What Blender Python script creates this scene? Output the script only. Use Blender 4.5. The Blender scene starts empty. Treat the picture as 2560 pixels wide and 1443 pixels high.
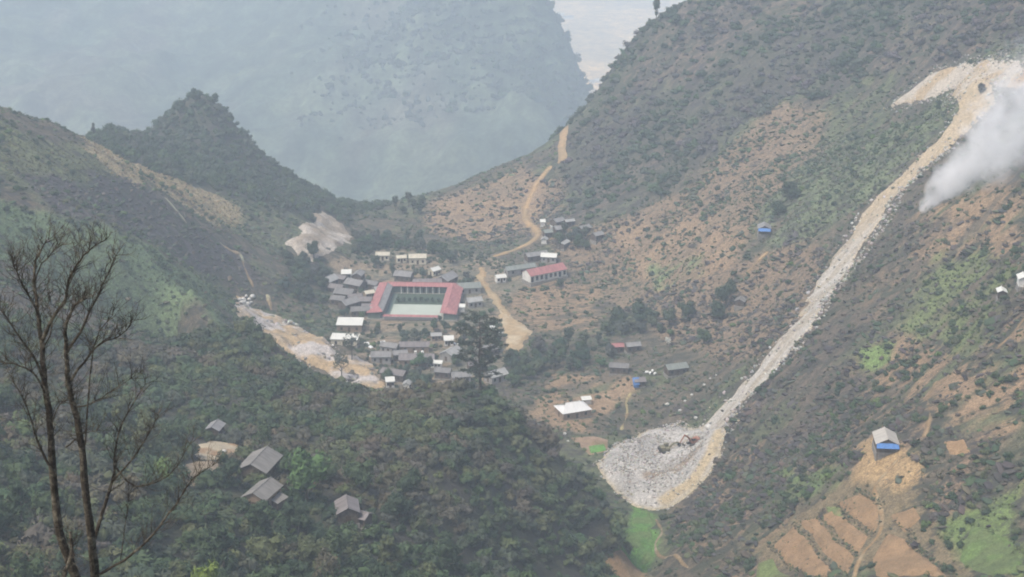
import bpy, bmesh, math, random
import numpy as np
from mathutils import Vector, Matrix
rng = np.random.default_rng(11)
random.seed(11)
R = math.radians
scene = bpy.context.scene
# ------------------------------------------------------------------ camera, world, sun, exposure
EYE = 250.0                       # the view point is 250 m above the datum; the valley floor lies at about z = 35
FPX, CXP, CYP, TILT = 3700.0, 1280.0, 721.5, R(19.0)
cam_data = bpy.data.cameras.new('camera')
cam = bpy.data.objects.new('camera', cam_data)
scene.collection.objects.link(cam)
cam.location = (0, 0, EYE)
cam.rotation_euler = (R(90) - TILT, 0, 0)
cam_data.sensor_width = 36.0
cam_data.lens = FPX / 2560 * 36.0
cam_data.clip_start, cam_data.clip_end = 0.5, 20000
scene.camera = cam
SUN_EL, SUN_AZ = R(62), R(-125)
world = bpy.data.worlds.new('World'); scene.world = world; world.use_nodes = True
wn = world.node_tree.nodes; wl = world.node_tree.links; wn.clear()
sky = wn.new('ShaderNodeTexSky'); sky.sky_type = 'NISHITA'; sky.sun_disc = False
sky.sun_elevation = SUN_EL; sky.sun_rotation = SUN_AZ; sky.air_density = 1.0; sky.dust_density = 7.0; sky.ozone_density = 0.3; sky.altitude = 800
bg = wn.new('ShaderNodeBackground'); bg.inputs['Strength'].default_value = 0.12
wo = wn.new('ShaderNodeOutputWorld')
wl.new(sky.outputs[0], bg.inputs[0]); wl.new(bg.outputs[0], wo.inputs[0])
sun_data = bpy.data.lights.new('sun', 'SUN'); sun_data.energy = 1.5; sun_data.angle = R(14); sun_data.color = (1.0, 0.93, 0.80)
sun = bpy.data.objects.new('sun', sun_data); scene.collection.objects.link(sun)
sd = Vector((math.sin(SUN_AZ) * math.cos(SUN_EL), math.cos(SUN_AZ) * math.cos(SUN_EL), math.sin(SUN_EL)))
sun.rotation_euler = sd.to_track_quat('Z', 'Y').to_euler()
scene.cycles.volume_bounces = 3; scene.cycles.filter_width = 1.9
vs = scene.view_settings
vs.view_transform = 'Standard'; vs.look = 'None'; vs.exposure = 0.98; vs.gamma = 1.0; vs.use_curve_mapping = False

# ------------------------------------------------------------------ helpers: points, noise, terrain
def ray(u, v):
    r, up = (u - CXP) / FPX, -(v - CYP) / FPX
    return np.array([r, math.cos(TILT) + up * math.sin(TILT), -math.sin(TILT) + up * math.cos(TILT)])
def survey(u, v, d):
    q = ray(u, v); q = q * (d / q[1]); return (q[0], q[1], q[2] + EYE)
def hash2(ix, iy, s):
    n = (ix.astype(np.int64) * 374761393 + iy.astype(np.int64) * 668265263 + s * 974634721) & 0x7fffffff
    n = ((n ^ (n >> 13)) * 1274126177) & 0x7fffffff
    return ((n ^ (n >> 16)) & 0xffff) / 65535.0
def vnoise(x, y, s=0):
    x = np.asarray(x, float); y = np.asarray(y, float)
    ix, iy = np.floor(x), np.floor(y); fx, fy = x - ix, y - iy
    fx = fx * fx * (3 - 2 * fx); fy = fy * fy * (3 - 2 * fy)
    a, b, c, d = hash2(ix, iy, s), hash2(ix + 1, iy, s), hash2(ix, iy + 1, s), hash2(ix + 1, iy + 1, s)
    return (a * (1 - fx) + b * fx) * (1 - fy) + (c * (1 - fx) + d * fx) * fy
def fbm(x, y, scale, octv=4, s=0):
    t = 0; amp = 1.0; tot = 0
    for o in range(octv):
        t = t + amp * vnoise(np.asarray(x) / scale + 17.3 * o, np.asarray(y) / scale - 9.1 * o, s + o); tot += amp
        amp *= 0.5; scale *= 0.5
    return t / tot
def sfbm(x, y, scale, octv=4, s=0, k=2.6):
    """noise drawn out down the slopes on either side of the valley"""
    x = np.asarray(x, float); y = np.asarray(y, float); c = np.where(x < -60, 0.985, 0.93); q = np.where(x < -60, 0.17, 0.37)
    return fbm((x * c + y * q) / k, y * c - x * q, scale, octv, s)
def tps_fit(P):
    P = np.array(P, float); xy = P[:, :2] / 100.0; n = len(P)
    d2 = ((xy[:, None] - xy[None]) ** 2).sum(-1)
    K = 0.5 * d2 * np.log(d2 + 1e-12) + np.eye(n) * 2e-4
    A = np.zeros((n + 3, n + 3)); A[:n, :n] = K; A[:n, n] = 1; A[:n, n + 1:] = xy; A[n, :n] = 1; A[n + 1:, :n] = xy.T
    w = np.linalg.solve(A, np.concatenate([P[:, 2], np.zeros(3)]))
    return xy, w
def tps_eval(fit, x, y):
    xy, w = fit; n = len(xy); out = np.zeros(x.size); q = np.stack([x.ravel(), y.ravel()], 1) / 100.0
    for i in range(0, len(q), 20000):
        c = q[i:i + 20000]; d2 = ((c[:, None] - xy[None]) ** 2).sum(-1)
        out[i:i + 20000] = (0.5 * d2 * np.log(d2 + 1e-12)) @ w[:n] + w[n] + c @ w[n + 1:]
    return out.reshape(x.shape)

SURVEY = [  # bearings and distances of ground points in the valley and on the slopes round it
 # valley floor
 (1590,1440,372),(1600,1380,387),(1590,1330,399),(1650,1250,426),(1600,1200,436),(1735,1120,460),(1550,1120,458),(1430,1015,492),(1490,1140,453),(1400,1060,475),(1300,985,500),
 (1040,900,538),(1200,850,557),(940,900,537),(1040,750,610),(1200,760,605),(900,760,603),(860,690,640),(1040,690,641),(1200,690,641),(1000,630,680),(1200,640,672),(1360,690,638),(840,590,705),(900,545,738),(1000,540,745),(1100,520,755),
 # floor edge to the east, spur with the dirt road
 (1060,492,772),(1200,440,795),(1300,400,805),(1410,325,830),(1500,235,852),(1545,150,852),(1640,50,850),(1750,-10,830),(1320,540,735),(1400,560,690),(1500,585,668),(1250,600,697),(1500,450,720),(1600,350,735),(1600,200,795),(1750,150,770),(1700,300,735),
 # big eastern slope
 (1560,800,570),(1500,880,538),(1600,950,505),(1600,700,618),(1800,560,602),(1800,700,560),(1700,860,530),(1850,800,530),(2100,300,648),(2100,100,722),(1900,300,680),(1900,100,755),(2450,180,572),(2300,400,545),(2100,700,492),(1900,920,468),(1780,1080,452),(1950,500,590),(2100,500,560),
 (2215,1100,350),(2560,1443,268),(2300,1443,286),(2100,1400,312),(1900,1443,332),(1750,1443,352),(1800,1300,375),(1700,1390,368),(2560,1000,338),(2560,700,392),(2560,450,462),(2560,250,530),(2560,0,622),(2300,0,700),(2000,0,775),(2300,700,450),(2300,900,402),(2000,1000,425),(2000,1200,372),(2400,1250,312),(2450,600,450),(2350,250,590),
 # near wooded spur
 (1530,1290,374),(1462,1205,379),(1390,1130,383),(1305,1055,386),(1200,985,386),(1040,1010,372),(930,1008,376),(820,962,392),(700,900,410),(620,822,430),(1480,1400,366),(1500,1443,362),(1560,1400,382),(1400,1443,325),(1250,1443,300),(1100,1443,275),(600,1443,235),(300,1443,215),(0,1443,200),(1400,1300,345),(1250,1150,352),(1100,1150,326),(1100,1300,297),(900,1150,320),(900,1300,281),(650,1160,305),(650,1300,266),(400,1160,281),(400,1300,242),(200,1000,320),(400,1000,341),(650,1000,356),(900,1050,352),(300,850,400),(500,850,428),
 # quarry pit by the village, western slope
 (650,790,562),(800,880,531),(940,970,506),(600,750,573),(0,600,440),(0,450,500),(0,310,560),(0,800,360),(0,1000,302),(0,1200,252),(210,345,602),(300,500,570),(500,600,592),(640,720,587),(300,800,420),(450,750,482),(300,650,490),(500,700,530),(300,400,622),(450,480,628),(150,480,530),
 # wooded peak behind
 (490,236,790),(448,278,785),(560,278,795),(420,325,775),(230,340,720),(290,335,740),(365,385,765),(625,368,800),(700,425,800),(800,482,795),(870,520,790),(490,400,730),(560,500,670),(700,500,705),(750,600,655),(650,600,650),(620,440,735),
]
POINTS = [survey(*p) for p in SURVEY]
POINTS += [(x, y, z + EYE) for x, y, z in [   # ground that stays out of sight behind the crests, and round the edges
 (-60,455,-210),(-25,450,-211),(5,440,-212),(20,425,-213),(-95,500,-206),(-120,480,-196),(-60,480,-209),
 (0,0,-2),(-40,0,-4),(40,0,-6),(0,25,-19),(-30,26,-18.5),(30,25,-20),(-30,60,-42),(0,60,-44),(40,60,-48),(-50,110,-74),(0,110,-75),(60,110,-82),(-70,160,-98),(0,160,-104),(80,160,-112),(0,210,-130),(70,210,-138),(-120,100,-60),(140,100,-75),(-160,0,5),(160,0,-10),
 (-220,200,-85),(-240,340,-95),(-270,480,-100),(-290,580,-112),(-290,700,-150),(180,300,-112),(200,400,-98),(240,500,-85),(280,600,-70),(330,720,-60),(300,850,-70),(190,850,-95),
 (-250,660,-152),(-230,720,-185),(-200,850,-215),(-260,860,-230),(-120,870,-250),(-60,860,-250),(0,860,-245),(60,900,-215),(120,920,-180),(200,940,-150),(330,950,-120),(-320,960,-290),(-150,960,-310),(0,960,-310),(100,990,-270),(-330,820,-220)]]
FIT = tps_fit(POINTS)
GS, GX0, GX1, GY0, GY1 = 1.5, -330.0, 340.5, -60.0, 1000.5
gx = np.arange(GX0, GX1, GS); gy = np.arange(GY0, GY1, GS)
GX, GY = np.meshgrid(gx, gy)
def flatness(h):                  # 0 on the flat valley floor, 1 on slopes
    gyy, gxx = np.gradient(h, GS); return np.clip((np.hypot(gxx, gyy) - 0.12) / 0.3, 0, 1)
def sst0(a, b, x): t = np.clip((x - a) / (b - a), 0, 1); return t * t * (3 - 2 * t)
H0 = tps_eval(FIT, GX, GY)
SL = flatness(H0)
H = H0 + SL * ((fbm(GX, GY, 45, 3, 3) - 0.5) * 6.0 + (sfbm(GX, GY, 26, 3, 5) - 0.5) * 7.0 * sst0(60, 110, GX) * sst0(430, 520, GY) + (fbm(GX, GY, 11, 3, 7) - 0.5) * 2.2) + SL * (fbm(GX, GY, 5, 2, 8) - 0.5) * 1.3 + (fbm(GX, GY, 6, 2, 9) - 0.5) * 0.4
def hz(x, y):
    x = np.asarray(x, float); y = np.asarray(y, float)
    fx = np.clip((x - GX0) / GS, 0, len(gx) - 1.001); fy = np.clip((y - GY0) / GS, 0, len(gy) - 1.001)
    ix = fx.astype(int); iy = fy.astype(int); fx = fx - ix; fy = fy - iy
    return (H[iy, ix] * (1 - fx) + H[iy, ix + 1] * fx) * (1 - fy) + (H[iy + 1, ix] * (1 - fx) + H[iy + 1, ix + 1] * fx) * fy
def site(u, v, far=None):
    """ground point seen along a bearing (first hit beyond 'far' metres)"""
    q = ray(u, v); d = np.arange(max(120.0, far or 0), 1000.0, 0.5); t = d / q[1]
    below = (EYE + q[2] * t) < hz(q[0] * t, d)
    k = int(np.argmax(below)) if below.any() else len(d) - 1
    return np.array([q[0] * t[k], d[k], float(hz(q[0] * t[k], d[k]))])

# ------------------------------------------------------------------ materials
def new_mat(name):
    m = bpy.data.materials.new(name); m.use_nodes = True
    nt = m.node_tree; b = nt.nodes['Principled BSDF']
    b.inputs['Roughness'].default_value = 0.85; b.inputs['Specular IOR Level'].default_value = 0.25
    return m, nt, b
def node(nt, kind, **kw):
    n = nt.nodes.new(kind)
    for k, v in kw.items():
        if k in n.inputs: n.inputs[k].default_value = v
        else: setattr(n, k, v)
    return n
def mixc(nt, a, b, fac, blend='MIX'):
    n = nt.nodes.new('ShaderNodeMix'); n.data_type = 'RGBA'; n.blend_type = blend
    for sock, val in ((n.inputs['Factor'], fac), (n.inputs['A'], a), (n.inputs['B'], b)):
        if isinstance(val, bpy.types.NodeSocket): nt.links.new(val, sock)
        elif isinstance(val, (int, float)): sock.default_value = val
        else: sock.default_value = (*val, 1)
    return n.outputs['Result']
def noise(nt, vec, scale, detail=4, rough=0.6, lo=0.35, hi=0.65):
    t = nt.nodes.new('ShaderNodeTexNoise'); t.inputs['Scale'].default_value = scale; t.inputs['Detail'].default_value = detail; t.inputs['Roughness'].default_value = rough
    nt.links.new(vec, t.inputs['Vector'])
    r = nt.nodes.new('ShaderNodeMapRange'); r.inputs['From Min'].default_value = lo; r.inputs['From Max'].default_value = hi
    nt.links.new(t.outputs['Fac'], r.inputs['Value']); return r.outputs['Result']
def bump(nt, b, h, dist, strength=0.6):
    n = nt.nodes.new('ShaderNodeBump'); n.inputs['Distance'].default_value = dist; n.inputs['Strength'].default_value = strength
    nt.links.new(h, n.inputs['Height']); nt.links.new(n.outputs[0], b.inputs['Normal'])
MATS = {}
def plain(name, col, var=0.25, scale=0.7, rough=0.85, spots=None):
    """one colour with stains and grain; spots = (colour, amount) of a second tone"""
    if name in MATS: return MATS[name]
    m, nt, b = new_mat(name); b.inputs['Roughness'].default_value = rough
    pos = node(nt, 'ShaderNodeTexCoord').outputs['Object']
    c = mixc(nt, [v * (1 - var) for v in col], [min(v * (1 + var), 0.95) for v in col], noise(nt, pos, scale))
    if spots: c = mixc(nt, c, spots[0], noise(nt, pos, scale * 2.3, 3, 0.6, 0.62 - 0.2 * spots[1], 0.7))
    nt.links.new(c, b.inputs['Base Color']); bump(nt, b, noise(nt, pos, scale * 6), 0.05)
    MATS[name] = m; return m
def sheet_roof(name, col, var=0.22, stain=(0.12, 0.11, 0.1), ribs=9.0, amount=0.5):
    """corrugated roofing with stains that run down the slope"""
    if name in MATS: return MATS[name]
    m, nt, b = new_mat(name)
    pos = node(nt, 'ShaderNodeTexCoord').outputs['Object']
    mp = node(nt, 'ShaderNodeMapping'); mp.inputs['Scale'].default_value = (1.6, 0.35, 0.35); nt.links.new(pos, mp.inputs['Vector'])
    c = mixc(nt, [v * (1 - var) for v in col], [min(v * (1 + var), 0.9) for v in col], noise(nt, mp.outputs[0], 0.8))
    c = mixc(nt, c, stain, noise(nt, mp.outputs[0], 1.3, 5, 0.7, 0.6 - 0.1 * amount, 0.85))
    nt.links.new(c, b.inputs['Base Color']); b.inputs['Roughness'].default_value = 0.7
    w = nt.nodes.new('ShaderNodeTexWave'); w.bands_direction = 'X'; w.inputs['Scale'].default_value = ribs * 0.32
    nt.links.new(pos, w.inputs['Vector']); bump(nt, b, w.outputs['Fac'], 0.04, 0.5)
    MATS[name] = m; return m
def foliage(name, instanced):
    m, nt, b = new_mat(name)
    if instanced:
        a = node(nt, 'ShaderNodeAttribute', attribute_type='INSTANCER', attribute_name='tint'); col = a.outputs['Color']
    else:
        col = node(nt, 'ShaderNodeObjectInfo').outputs['Color']
    g = node(nt, 'ShaderNodeNewGeometry')
    r = node(nt, 'ShaderNodeMapRange'); r.inputs['To Min'].default_value = 0.82; r.inputs['To Max'].default_value = 1.18
    nt.links.new(g.outputs['Random Per Island'], r.inputs['Value'])
    comb = node(nt, 'ShaderNodeCombineColor'); [nt.links.new(r.outputs[0], comb.inputs[i]) for i in range(3)]
    c = mixc(nt, col, comb.outputs[0], 1.0, 'MULTIPLY')
    nt.links.new(c, b.inputs['Base Color']); b.inputs['Roughness'].default_value = 0.75
    MATS[name] = m; return m
FOL_I, FOL_O = foliage('foliage_stuff', True), foliage('foliage_tree', False)
def tinted(name):
    m, nt, b = new_mat(name)
    col = node(nt, 'ShaderNodeAttribute', attribute_type='INSTANCER', attribute_name='tint').outputs['Color']
    pos = node(nt, 'ShaderNodeTexCoord').outputs['Object']
    k = noise(nt, pos, 1.8)
    c = mixc(nt, mixc(nt, col, (0.6, 0.6, 0.6), 1.0, 'MULTIPLY'), mixc(nt, col, (1.3, 1.3, 1.3), 1.0, 'MULTIPLY'), k)
    nt.links.new(c, b.inputs['Base Color']); bump(nt, b, noise(nt, pos, 4.0), 0.15)
    MATS[name] = m; return m
ROCK_I = tinted('rock_stuff')
def ground_mat(name, grain=((0.55, 0.75, 1.3), (2.2, 0.72, 1.3)), spk=0.35, rough=0.95, mottle=False):
    m, nt, b = new_mat(name); b.inputs['Roughness'].default_value = rough; b.inputs['Specular IOR Level'].default_value = 0.1
    col = node(nt, 'ShaderNodeAttribute', attribute_name='col').outputs['Color']
    pos = node(nt, 'ShaderNodeNewGeometry').outputs['Position']
    c = col
    for sc, lo, hi in grain:
        c = mixc(nt, c, mixc(nt, [lo] * 3, [hi] * 3, noise(nt, pos, sc, 5, 0.65)), 1.0, 'MULTIPLY')
    if spk: c = mixc(nt, c, (0.085, 0.08, 0.07), noise(nt, pos, 0.9, 6, 0.75, 0.56, 0.66))
    if mottle:                    # dark rock and low scrub, as thick as the place has it
        am = node(nt, 'ShaderNodeAttribute', attribute_name='mott').outputs['Fac']
        t = nt.nodes.new('ShaderNodeTexNoise'); t.inputs['Scale'].default_value = 0.24; t.inputs['Detail'].default_value = 7; t.inputs['Roughness'].default_value = 0.72; t.inputs['Distortion'].default_value = 0.5
        mp = node(nt, 'ShaderNodeMapping'); mp.inputs['Scale'].default_value = (0.6, 1.15, 0.7); mp.inputs['Rotation'].default_value = (0, 0, R(-18)); nt.links.new(pos, mp.inputs['Vector']); nt.links.new(mp.outputs[0], t.inputs['Vector'])
        a = node(nt, 'ShaderNodeMath', operation='MULTIPLY_ADD'); a.inputs[1].default_value = 0.36; nt.links.new(am, a.inputs[0]); nt.links.new(t.outputs['Fac'], a.inputs[2])
        r = node(nt, 'ShaderNodeMapRange'); r.inputs['From Min'].default_value = 0.64; r.inputs['From Max'].default_value = 0.74; nt.links.new(a.outputs[0], r.inputs['Value'])
        dk = mixc(nt, (0.058, 0.053, 0.05), (0.062, 0.07, 0.045), noise(nt, pos, 0.06, 3))
        c = mixc(nt, c, dk, r.outputs['Result'])
    nt.links.new(c, b.inputs['Base Color']); bump(nt, b, noise(nt, pos, 0.8, 6, 0.7, 0.2, 0.8), 0.5, 0.8)
    MATS[name] = m; return m

# ------------------------------------------------------------------ object helpers
def link(o, parent=None):
    scene.collection.objects.link(o)
    if parent is not None: o.parent = parent
    return o
def tag(o, label=None, cat=None, group=None, kind=None):
    for k, v in (('label', label), ('category', cat), ('group', group), ('kind', kind)):
        if v: o[k] = v
    return o
def empty(name, loc, rz=0):
    o = bpy.data.objects.new(name, None); o.location = loc; o.rotation_euler = (0, 0, rz); o.empty_display_size = 0.5
    return link(o)
def raw_mesh(name, co, faces, mat=None, smooth=False):
    me = bpy.data.meshes.new(name); co = np.asarray(co, np.float32)
    if isinstance(faces, np.ndarray):
        n = faces.shape[1]
        me.vertices.add(len(co)); me.vertices.foreach_set('co', co.ravel())
        me.loops.add(faces.size); me.loops.foreach_set('vertex_index', faces.ravel().astype(np.int32))
        me.polygons.add(len(faces)); me.polygons.foreach_set('loop_start', np.arange(0, faces.size, n, dtype=np.int32))
        me.update(calc_edges=True)
    else:
        me.from_pydata(co.tolist(), [], faces)
    if smooth: me.polygons.foreach_set('use_smooth', np.ones(len(me.polygons), bool))
    if mat: me.materials.append(mat)
    me.validate(); return me
def set_col(me, C):
    a = me.attributes.new('col', 'FLOAT_COLOR', 'POINT')
    a.data.foreach_set('color', np.concatenate([C, np.ones((len(C), 1))], 1).astype(np.float32).ravel())
def grid_obj(name, X, Y, Z, C, mat, keep=None):
    ny, nx = X.shape
    i = (np.arange(ny - 1)[:, None] * nx + np.arange(nx - 1)[None]).ravel()
    q = np.stack([i, i + 1, i + nx + 1, i + nx], 1)
    co = np.stack([X, Y, Z], -1).reshape(-1, 3); C = C.reshape(-1, 3)
    if keep is not None:
        k = keep.ravel(); q = q[k[q].all(1)]
        used = np.unique(q); remap = np.full(len(co), -1); remap[used] = np.arange(len(used)); q = remap[q]; co = co[used]; C = C[used]
    me = raw_mesh(name, co, q, mat, True); set_col(me, C)
    return link(bpy.data.objects.new(name, me))
class MB:
    """collects boxes, prisms and tubes; build() links them as ONE mesh object"""
    def __init__(s): s.v = []; s.f = []
    def add(s, v, f):
        n = len(s.v); s.v += [tuple(p) for p in v]; s.f += [tuple(i + n for i in q) for q in f]; return s
    def box(s, x0, x1, y0, y1, z0, z1):
        return s.add([(x, y, z) for z in (z0, z1) for y in (y0, y1) for x in (x0, x1)], [(0, 2, 3, 1), (4, 5, 7, 6), (0, 1, 5, 4), (2, 6, 7, 3), (0, 4, 6, 2), (1, 3, 7, 5)])
    def slab(s, quad, t):
        """a quad (counter-clockwise from above) given thickness t downwards"""
        a = [Vector(p) for p in quad]; n = (a[1] - a[0]).cross(a[2] - a[0]).normalized() * t
        return s.add(a + [p - n for p in a], [(0, 1, 2, 3), (7, 6, 5, 4), (0, 4, 5, 1), (1, 5, 6, 2), (2, 6, 7, 3), (3, 7, 4, 0)])
    def tube(s, pts, rad, sides=6):
        pts = [Vector(p) for p in pts]; n0 = len(s.v); up = Vector((0.13, 0.97, 0.2))
        for i, p in enumerate(pts):
            d = (pts[min(i + 1, len(pts) - 1)] - pts[max(i - 1, 0)]).normalized()
            a = d.cross(up); a = a.normalized() if a.length > 1e-4 else d.orthogonal().normalized(); b = d.cross(a)
            r = rad[i] if hasattr(rad, '__len__') else rad
            s.v += [tuple(p + (a * math.cos(2 * math.pi * k / sides) + b * math.sin(2 * math.pi * k / sides)) * r) for k in range(sides)]
        for i in range(len(pts) - 1):
            for k in range(sides):
                q = n0 + i * sides; s.f.append((q + k, q + (k + 1) % sides, q + sides + (k + 1) % sides, q + sides + k))
        e = n0 + (len(pts) - 1) * sides
        s.f += [tuple(range(n0 + sides - 1, n0 - 1, -1)), tuple(range(e, e + sides))]; return s
    def mesh(s, name, mat): return raw_mesh(name, s.v, s.f, mat)
    def build(s, name, mat, parent=None): return link(bpy.data.objects.new(name, s.mesh(name, mat)), parent)

# ------------------------------------------------------------------ zones of the ground
def world_poly(px, far=None): return np.array([site(u, v, far)[:2] for u, v in px])
def sdf(P, X, Y, closed=True):
    """distance to the outline of P (positive inside); for an open line minus the distance"""
    P = np.asarray(P); n = len(P); best = np.full(X.shape, 1e9); ins = np.zeros(X.shape, bool)
    for i in range(n if closed else n - 1):
        a, b = P[i], P[(i + 1) % n]; d = b - a; L = max(float(d @ d), 1e-9)
        t = np.clip(((X - a[0]) * d[0] + (Y - a[1]) * d[1]) / L, 0, 1)
        best = np.minimum(best, np.hypot(X - a[0] - t * d[0], Y - a[1] - t * d[1]))
        if closed:
            c = (a[1] > Y) != (b[1] > Y); xx = a[0] + (Y - a[1]) / (d[1] if abs(d[1]) > 1e-9 else 1e-9) * d[0]; ins ^= c & (X < xx)
    return np.where(ins, best, -best) if closed else -best
def sst(a, b, x): t = np.clip((x - a) / (b - a), 0, 1); return t * t * (3 - 2 * t)
ZONES = {  # outlines by bearing; a plain tuple of points each
 'brown_slope': [(1070,500),(1300,415),(1420,470),(1440,560),(1580,540),(1700,470),(1960,255),(2060,300),(2050,420),(1900,520),(1870,640),(2050,560),(2120,720),(1900,900),(1700,860),(1560,800),(1480,700),(1300,600),(1200,620),(1060,560)],
 'soil_a': [(1540,570),(1760,520),(1860,600),(1820,700),(1650,730),(1560,640)],
 'soil_b': [(1230,700),(1470,700),(1500,840),(1340,830),(1250,770)],
 'soil_c': [(1380,935),(1560,930),(1580,975),(1490,1040),(1480,1085),(1410,1085),(1330,1035)],
 'soil_d': [(1080,510),(1300,430),(1390,475),(1300,570),(1200,610),(1060,565)],
 'soil_e': [(2180,640),(2300,520),(2560,440),(2560,640),(2400,600),(2300,700),(2250,900),(2150,900)],
 'east_low': [(2130,720),(2560,430),(2560,1443),(1750,1443),(1660,1290),(1820,1080),(1960,900)],
 'soil_f': [(2150,900),(2330,850),(2450,930),(2560,820),(2560,1080),(2400,1140),(2330,1000),(2180,980)],
 'char': [(2260,520),(2330,560),(2290,700),(2210,850),(2150,1000),(2000,1130),(1860,1130),(1900,1000),(2050,800),(2150,680)],
 'grass_a': [(1620,662),(1745,650),(1765,690),(1640,725)],
 'grass_b': [(2340,640),(2470,610),(2560,700),(2490,800),(2420,900),(2330,860),(2250,800)],
 'grass_c': [(2150,880),(2225,865),(2215,905),(2160,912)],
 'grass_d': [(1900,520),(2080,350),(2390,240),(2330,350),(2200,470),(2060,580),(1910,630)],
 'grass_e': [(2270,1330),(2560,1210),(2560,1443),(2390,1443)],
 'grass_f': [(1960,1180),(2120,1150),(2090,1230),(1950,1260)],
 'farm': [(1890,1370),(2150,1170),(2290,1160),(2330,1290),(2480,1443),(1930,1443)],
 'farm_yard': [(2150,1110),(2290,1130),(2330,1200),(2240,1230),(2140,1200)],
 'straw': [(190,362),(330,395),(470,455),(600,500),(620,545),(540,560),(420,490),(280,440)],
 'olive': [(0,335),(200,355),(290,440),(170,470),(0,430)],
 'green_streak': [(0,480),(200,560),(420,640),(600,760),(560,830),(330,740),(0,640)],
 'burnt': [(60,440),(330,450),(480,540),(600,640),(640,720),(560,690),(330,600),(120,520)],
 'village': [(830,660),(1000,610),(1240,640),(1330,690),(1270,760),(1300,860),(1240,960),(1000,1000),(900,900),(830,760)],
 'lush': [(1580,1265),(1640,1285),(1650,1340),(1620,1430),(1530,1420),(1545,1360)],
}
ZP = {k: world_poly(v, 430 if k in ('village', 'soil_b', 'soil_c') else None) for k, v in ZONES.items()}
ZP['lush'] = world_poly(ZONES['lush'])
WARP = (fbm(GX, GY, 14, 3, 21) - 0.5)
def zone(k, X, Y, soft=3.0, wob=14.0):
    w = (fbm(X, Y, 14, 3, 21) - 0.5) * wob
    return sst(-soft, soft, sdf(ZP[k], X, Y) + w)
SPUR = np.array([survey(*p)[:2] for p in [(0,800,362),(300,850,402),(620,800,432),(700,870,412),(930,980,380),(1200,960,392),(1320,1040,390),(1462,1205,384),(1530,1290,378),(1500,1443,362)]] + [(40, 300), (50, 100), (-150, 100), (-150, 300)])
PEAK = np.array([(-240,640),(-150,655),(-110,690),(-80,740),(-60,790),(-90,900),(-320,900),(-320,700)])
CREST = world_poly([(1420,560),(1560,530),(1700,460),(1960,250),(2200,180),(2400,150),(2560,100)]).tolist()
CREST = np.array(CREST + [(340, 620), (340, 990), (0, 990), (20, 830), (30, 760)])
ZP['spur'], ZP['peak'], ZP['crest'] = SPUR, PEAK, CREST
def lerp(C, col, m): return C * (1 - m[..., None]) + np.array(col) * m[..., None]
def ground_colour(X, Y):
    C = np.ones(X.shape + (3,)) * np.array((0.118, 0.098, 0.07))
    n1, n2 = sfbm(X, Y, 18, 4, 31), sfbm(X, Y, 6, 3, 41)
    C = lerp(C, (0.105, 0.12, 0.062), sst(0.50, 0.62, n1))
    Z = lambda k, **kw: zone(k, X, Y, **kw)
    C = lerp(C, (0.20, 0.145, 0.095), Z('brown_slope') * 0.9)
    C = lerp(C, (0.21, 0.15, 0.098), Z('east_low') * sst(0.36, 0.52, n2))
    for k in 'abcdef': C = lerp(C, (0.25, 0.175, 0.108), Z('soil_' + k) * sst(0.30, 0.46, n2))
    C = lerp(C, (0.08, 0.072, 0.06), Z('char', wob=26) * (0.25 + 0.5 * sst(0.4, 0.56, n2)))
    for k, col in (('a', (0.15, 0.19, 0.085)), ('b', (0.14, 0.17, 0.07)), ('c', (0.15, 0.215, 0.07)), ('d', (0.13, 0.155, 0.085)), ('e', (0.125, 0.17, 0.06)), ('f', (0.115, 0.16, 0.06))):
        C = lerp(C, col, Z('grass_' + k, soft=1.5, wob=8) * (sst(0.3, 0.48, n2) if k not in 'c' else 1.0))
    C = lerp(C, (0.17, 0.135, 0.08), Z('farm', soft=1.0, wob=3)); C = lerp(C, (0.33, 0.23, 0.12), Z('farm_yard', soft=1, wob=5))
    C = lerp(C, (0.14, 0.155, 0.075), Z('olive') * 0.9)
    C = lerp(C, (0.125, 0.175, 0.085), Z('green_streak', wob=24) * 0.95)
    C = lerp(C, (0.085, 0.075, 0.08), Z('burnt', wob=18))
    C = lerp(C, (0.36, 0.29, 0.17), Z('straw', wob=12) * sst(0.25, 0.5, n2))
    C = lerp(C, (0.15, 0.14, 0.10), Z('village', wob=10) * 0.9); C = lerp(C, (0.24, 0.185, 0.125), Z('village', wob=10) * sst(0.45, 0.56, n2) * 0.9)
    C = lerp(C, (0.10, 0.20, 0.045), Z('lush', soft=0.8, wob=3))
    C = lerp(C, (0.06, 0.066, 0.038), Z('spur') * 0.85); C = lerp(C, (0.062, 0.07, 0.048), Z('peak') * 0.85); C = lerp(C, (0.085, 0.08, 0.06), Z('crest') * 0.85); cz = Z('crest'); C = lerp(C, (0.115, 0.125, 0.072), cz * sst(0.54, 0.64, n1)); C = lerp(C, (0.135, 0.105, 0.08), cz * sst(0.52, 0.62, sfbm(X, Y, 30, 3, 33)))
    return C
GROUND = ground_mat('ground', mottle=True)
hill = grid_obj('hillside', GX, GY, H, ground_colour(GX, GY), GROUND); tag(hill, kind='structure')
MO = np.full(GX.shape, 0.5)
for k, val in (('brown_slope', .34), ('east_low', .60), ('green_streak', .2), ('burnt', .6), ('soil_a', .24), ('soil_b', .38), ('soil_c', .15), ('soil_d', .25), ('soil_e', .34), ('soil_f', .34), ('char', .52), ('grass_a', .15), ('grass_b', .3), ('grass_c', .05), ('grass_d', .5), ('grass_e', .3), ('grass_f', .3), ('farm', .25), ('farm_yard', .1), ('straw', .15), ('olive', .4), ('village', .35), ('lush', 0.), ('spur', .7), ('peak', .7), ('crest', .6)):
    m_ = zone(k, GX, GY); MO = MO * (1 - m_) + val * m_
hill.data.attributes.new('mott', 'FLOAT', 'POINT').data.foreach_set('value', MO.ravel().astype(np.float32))

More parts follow.
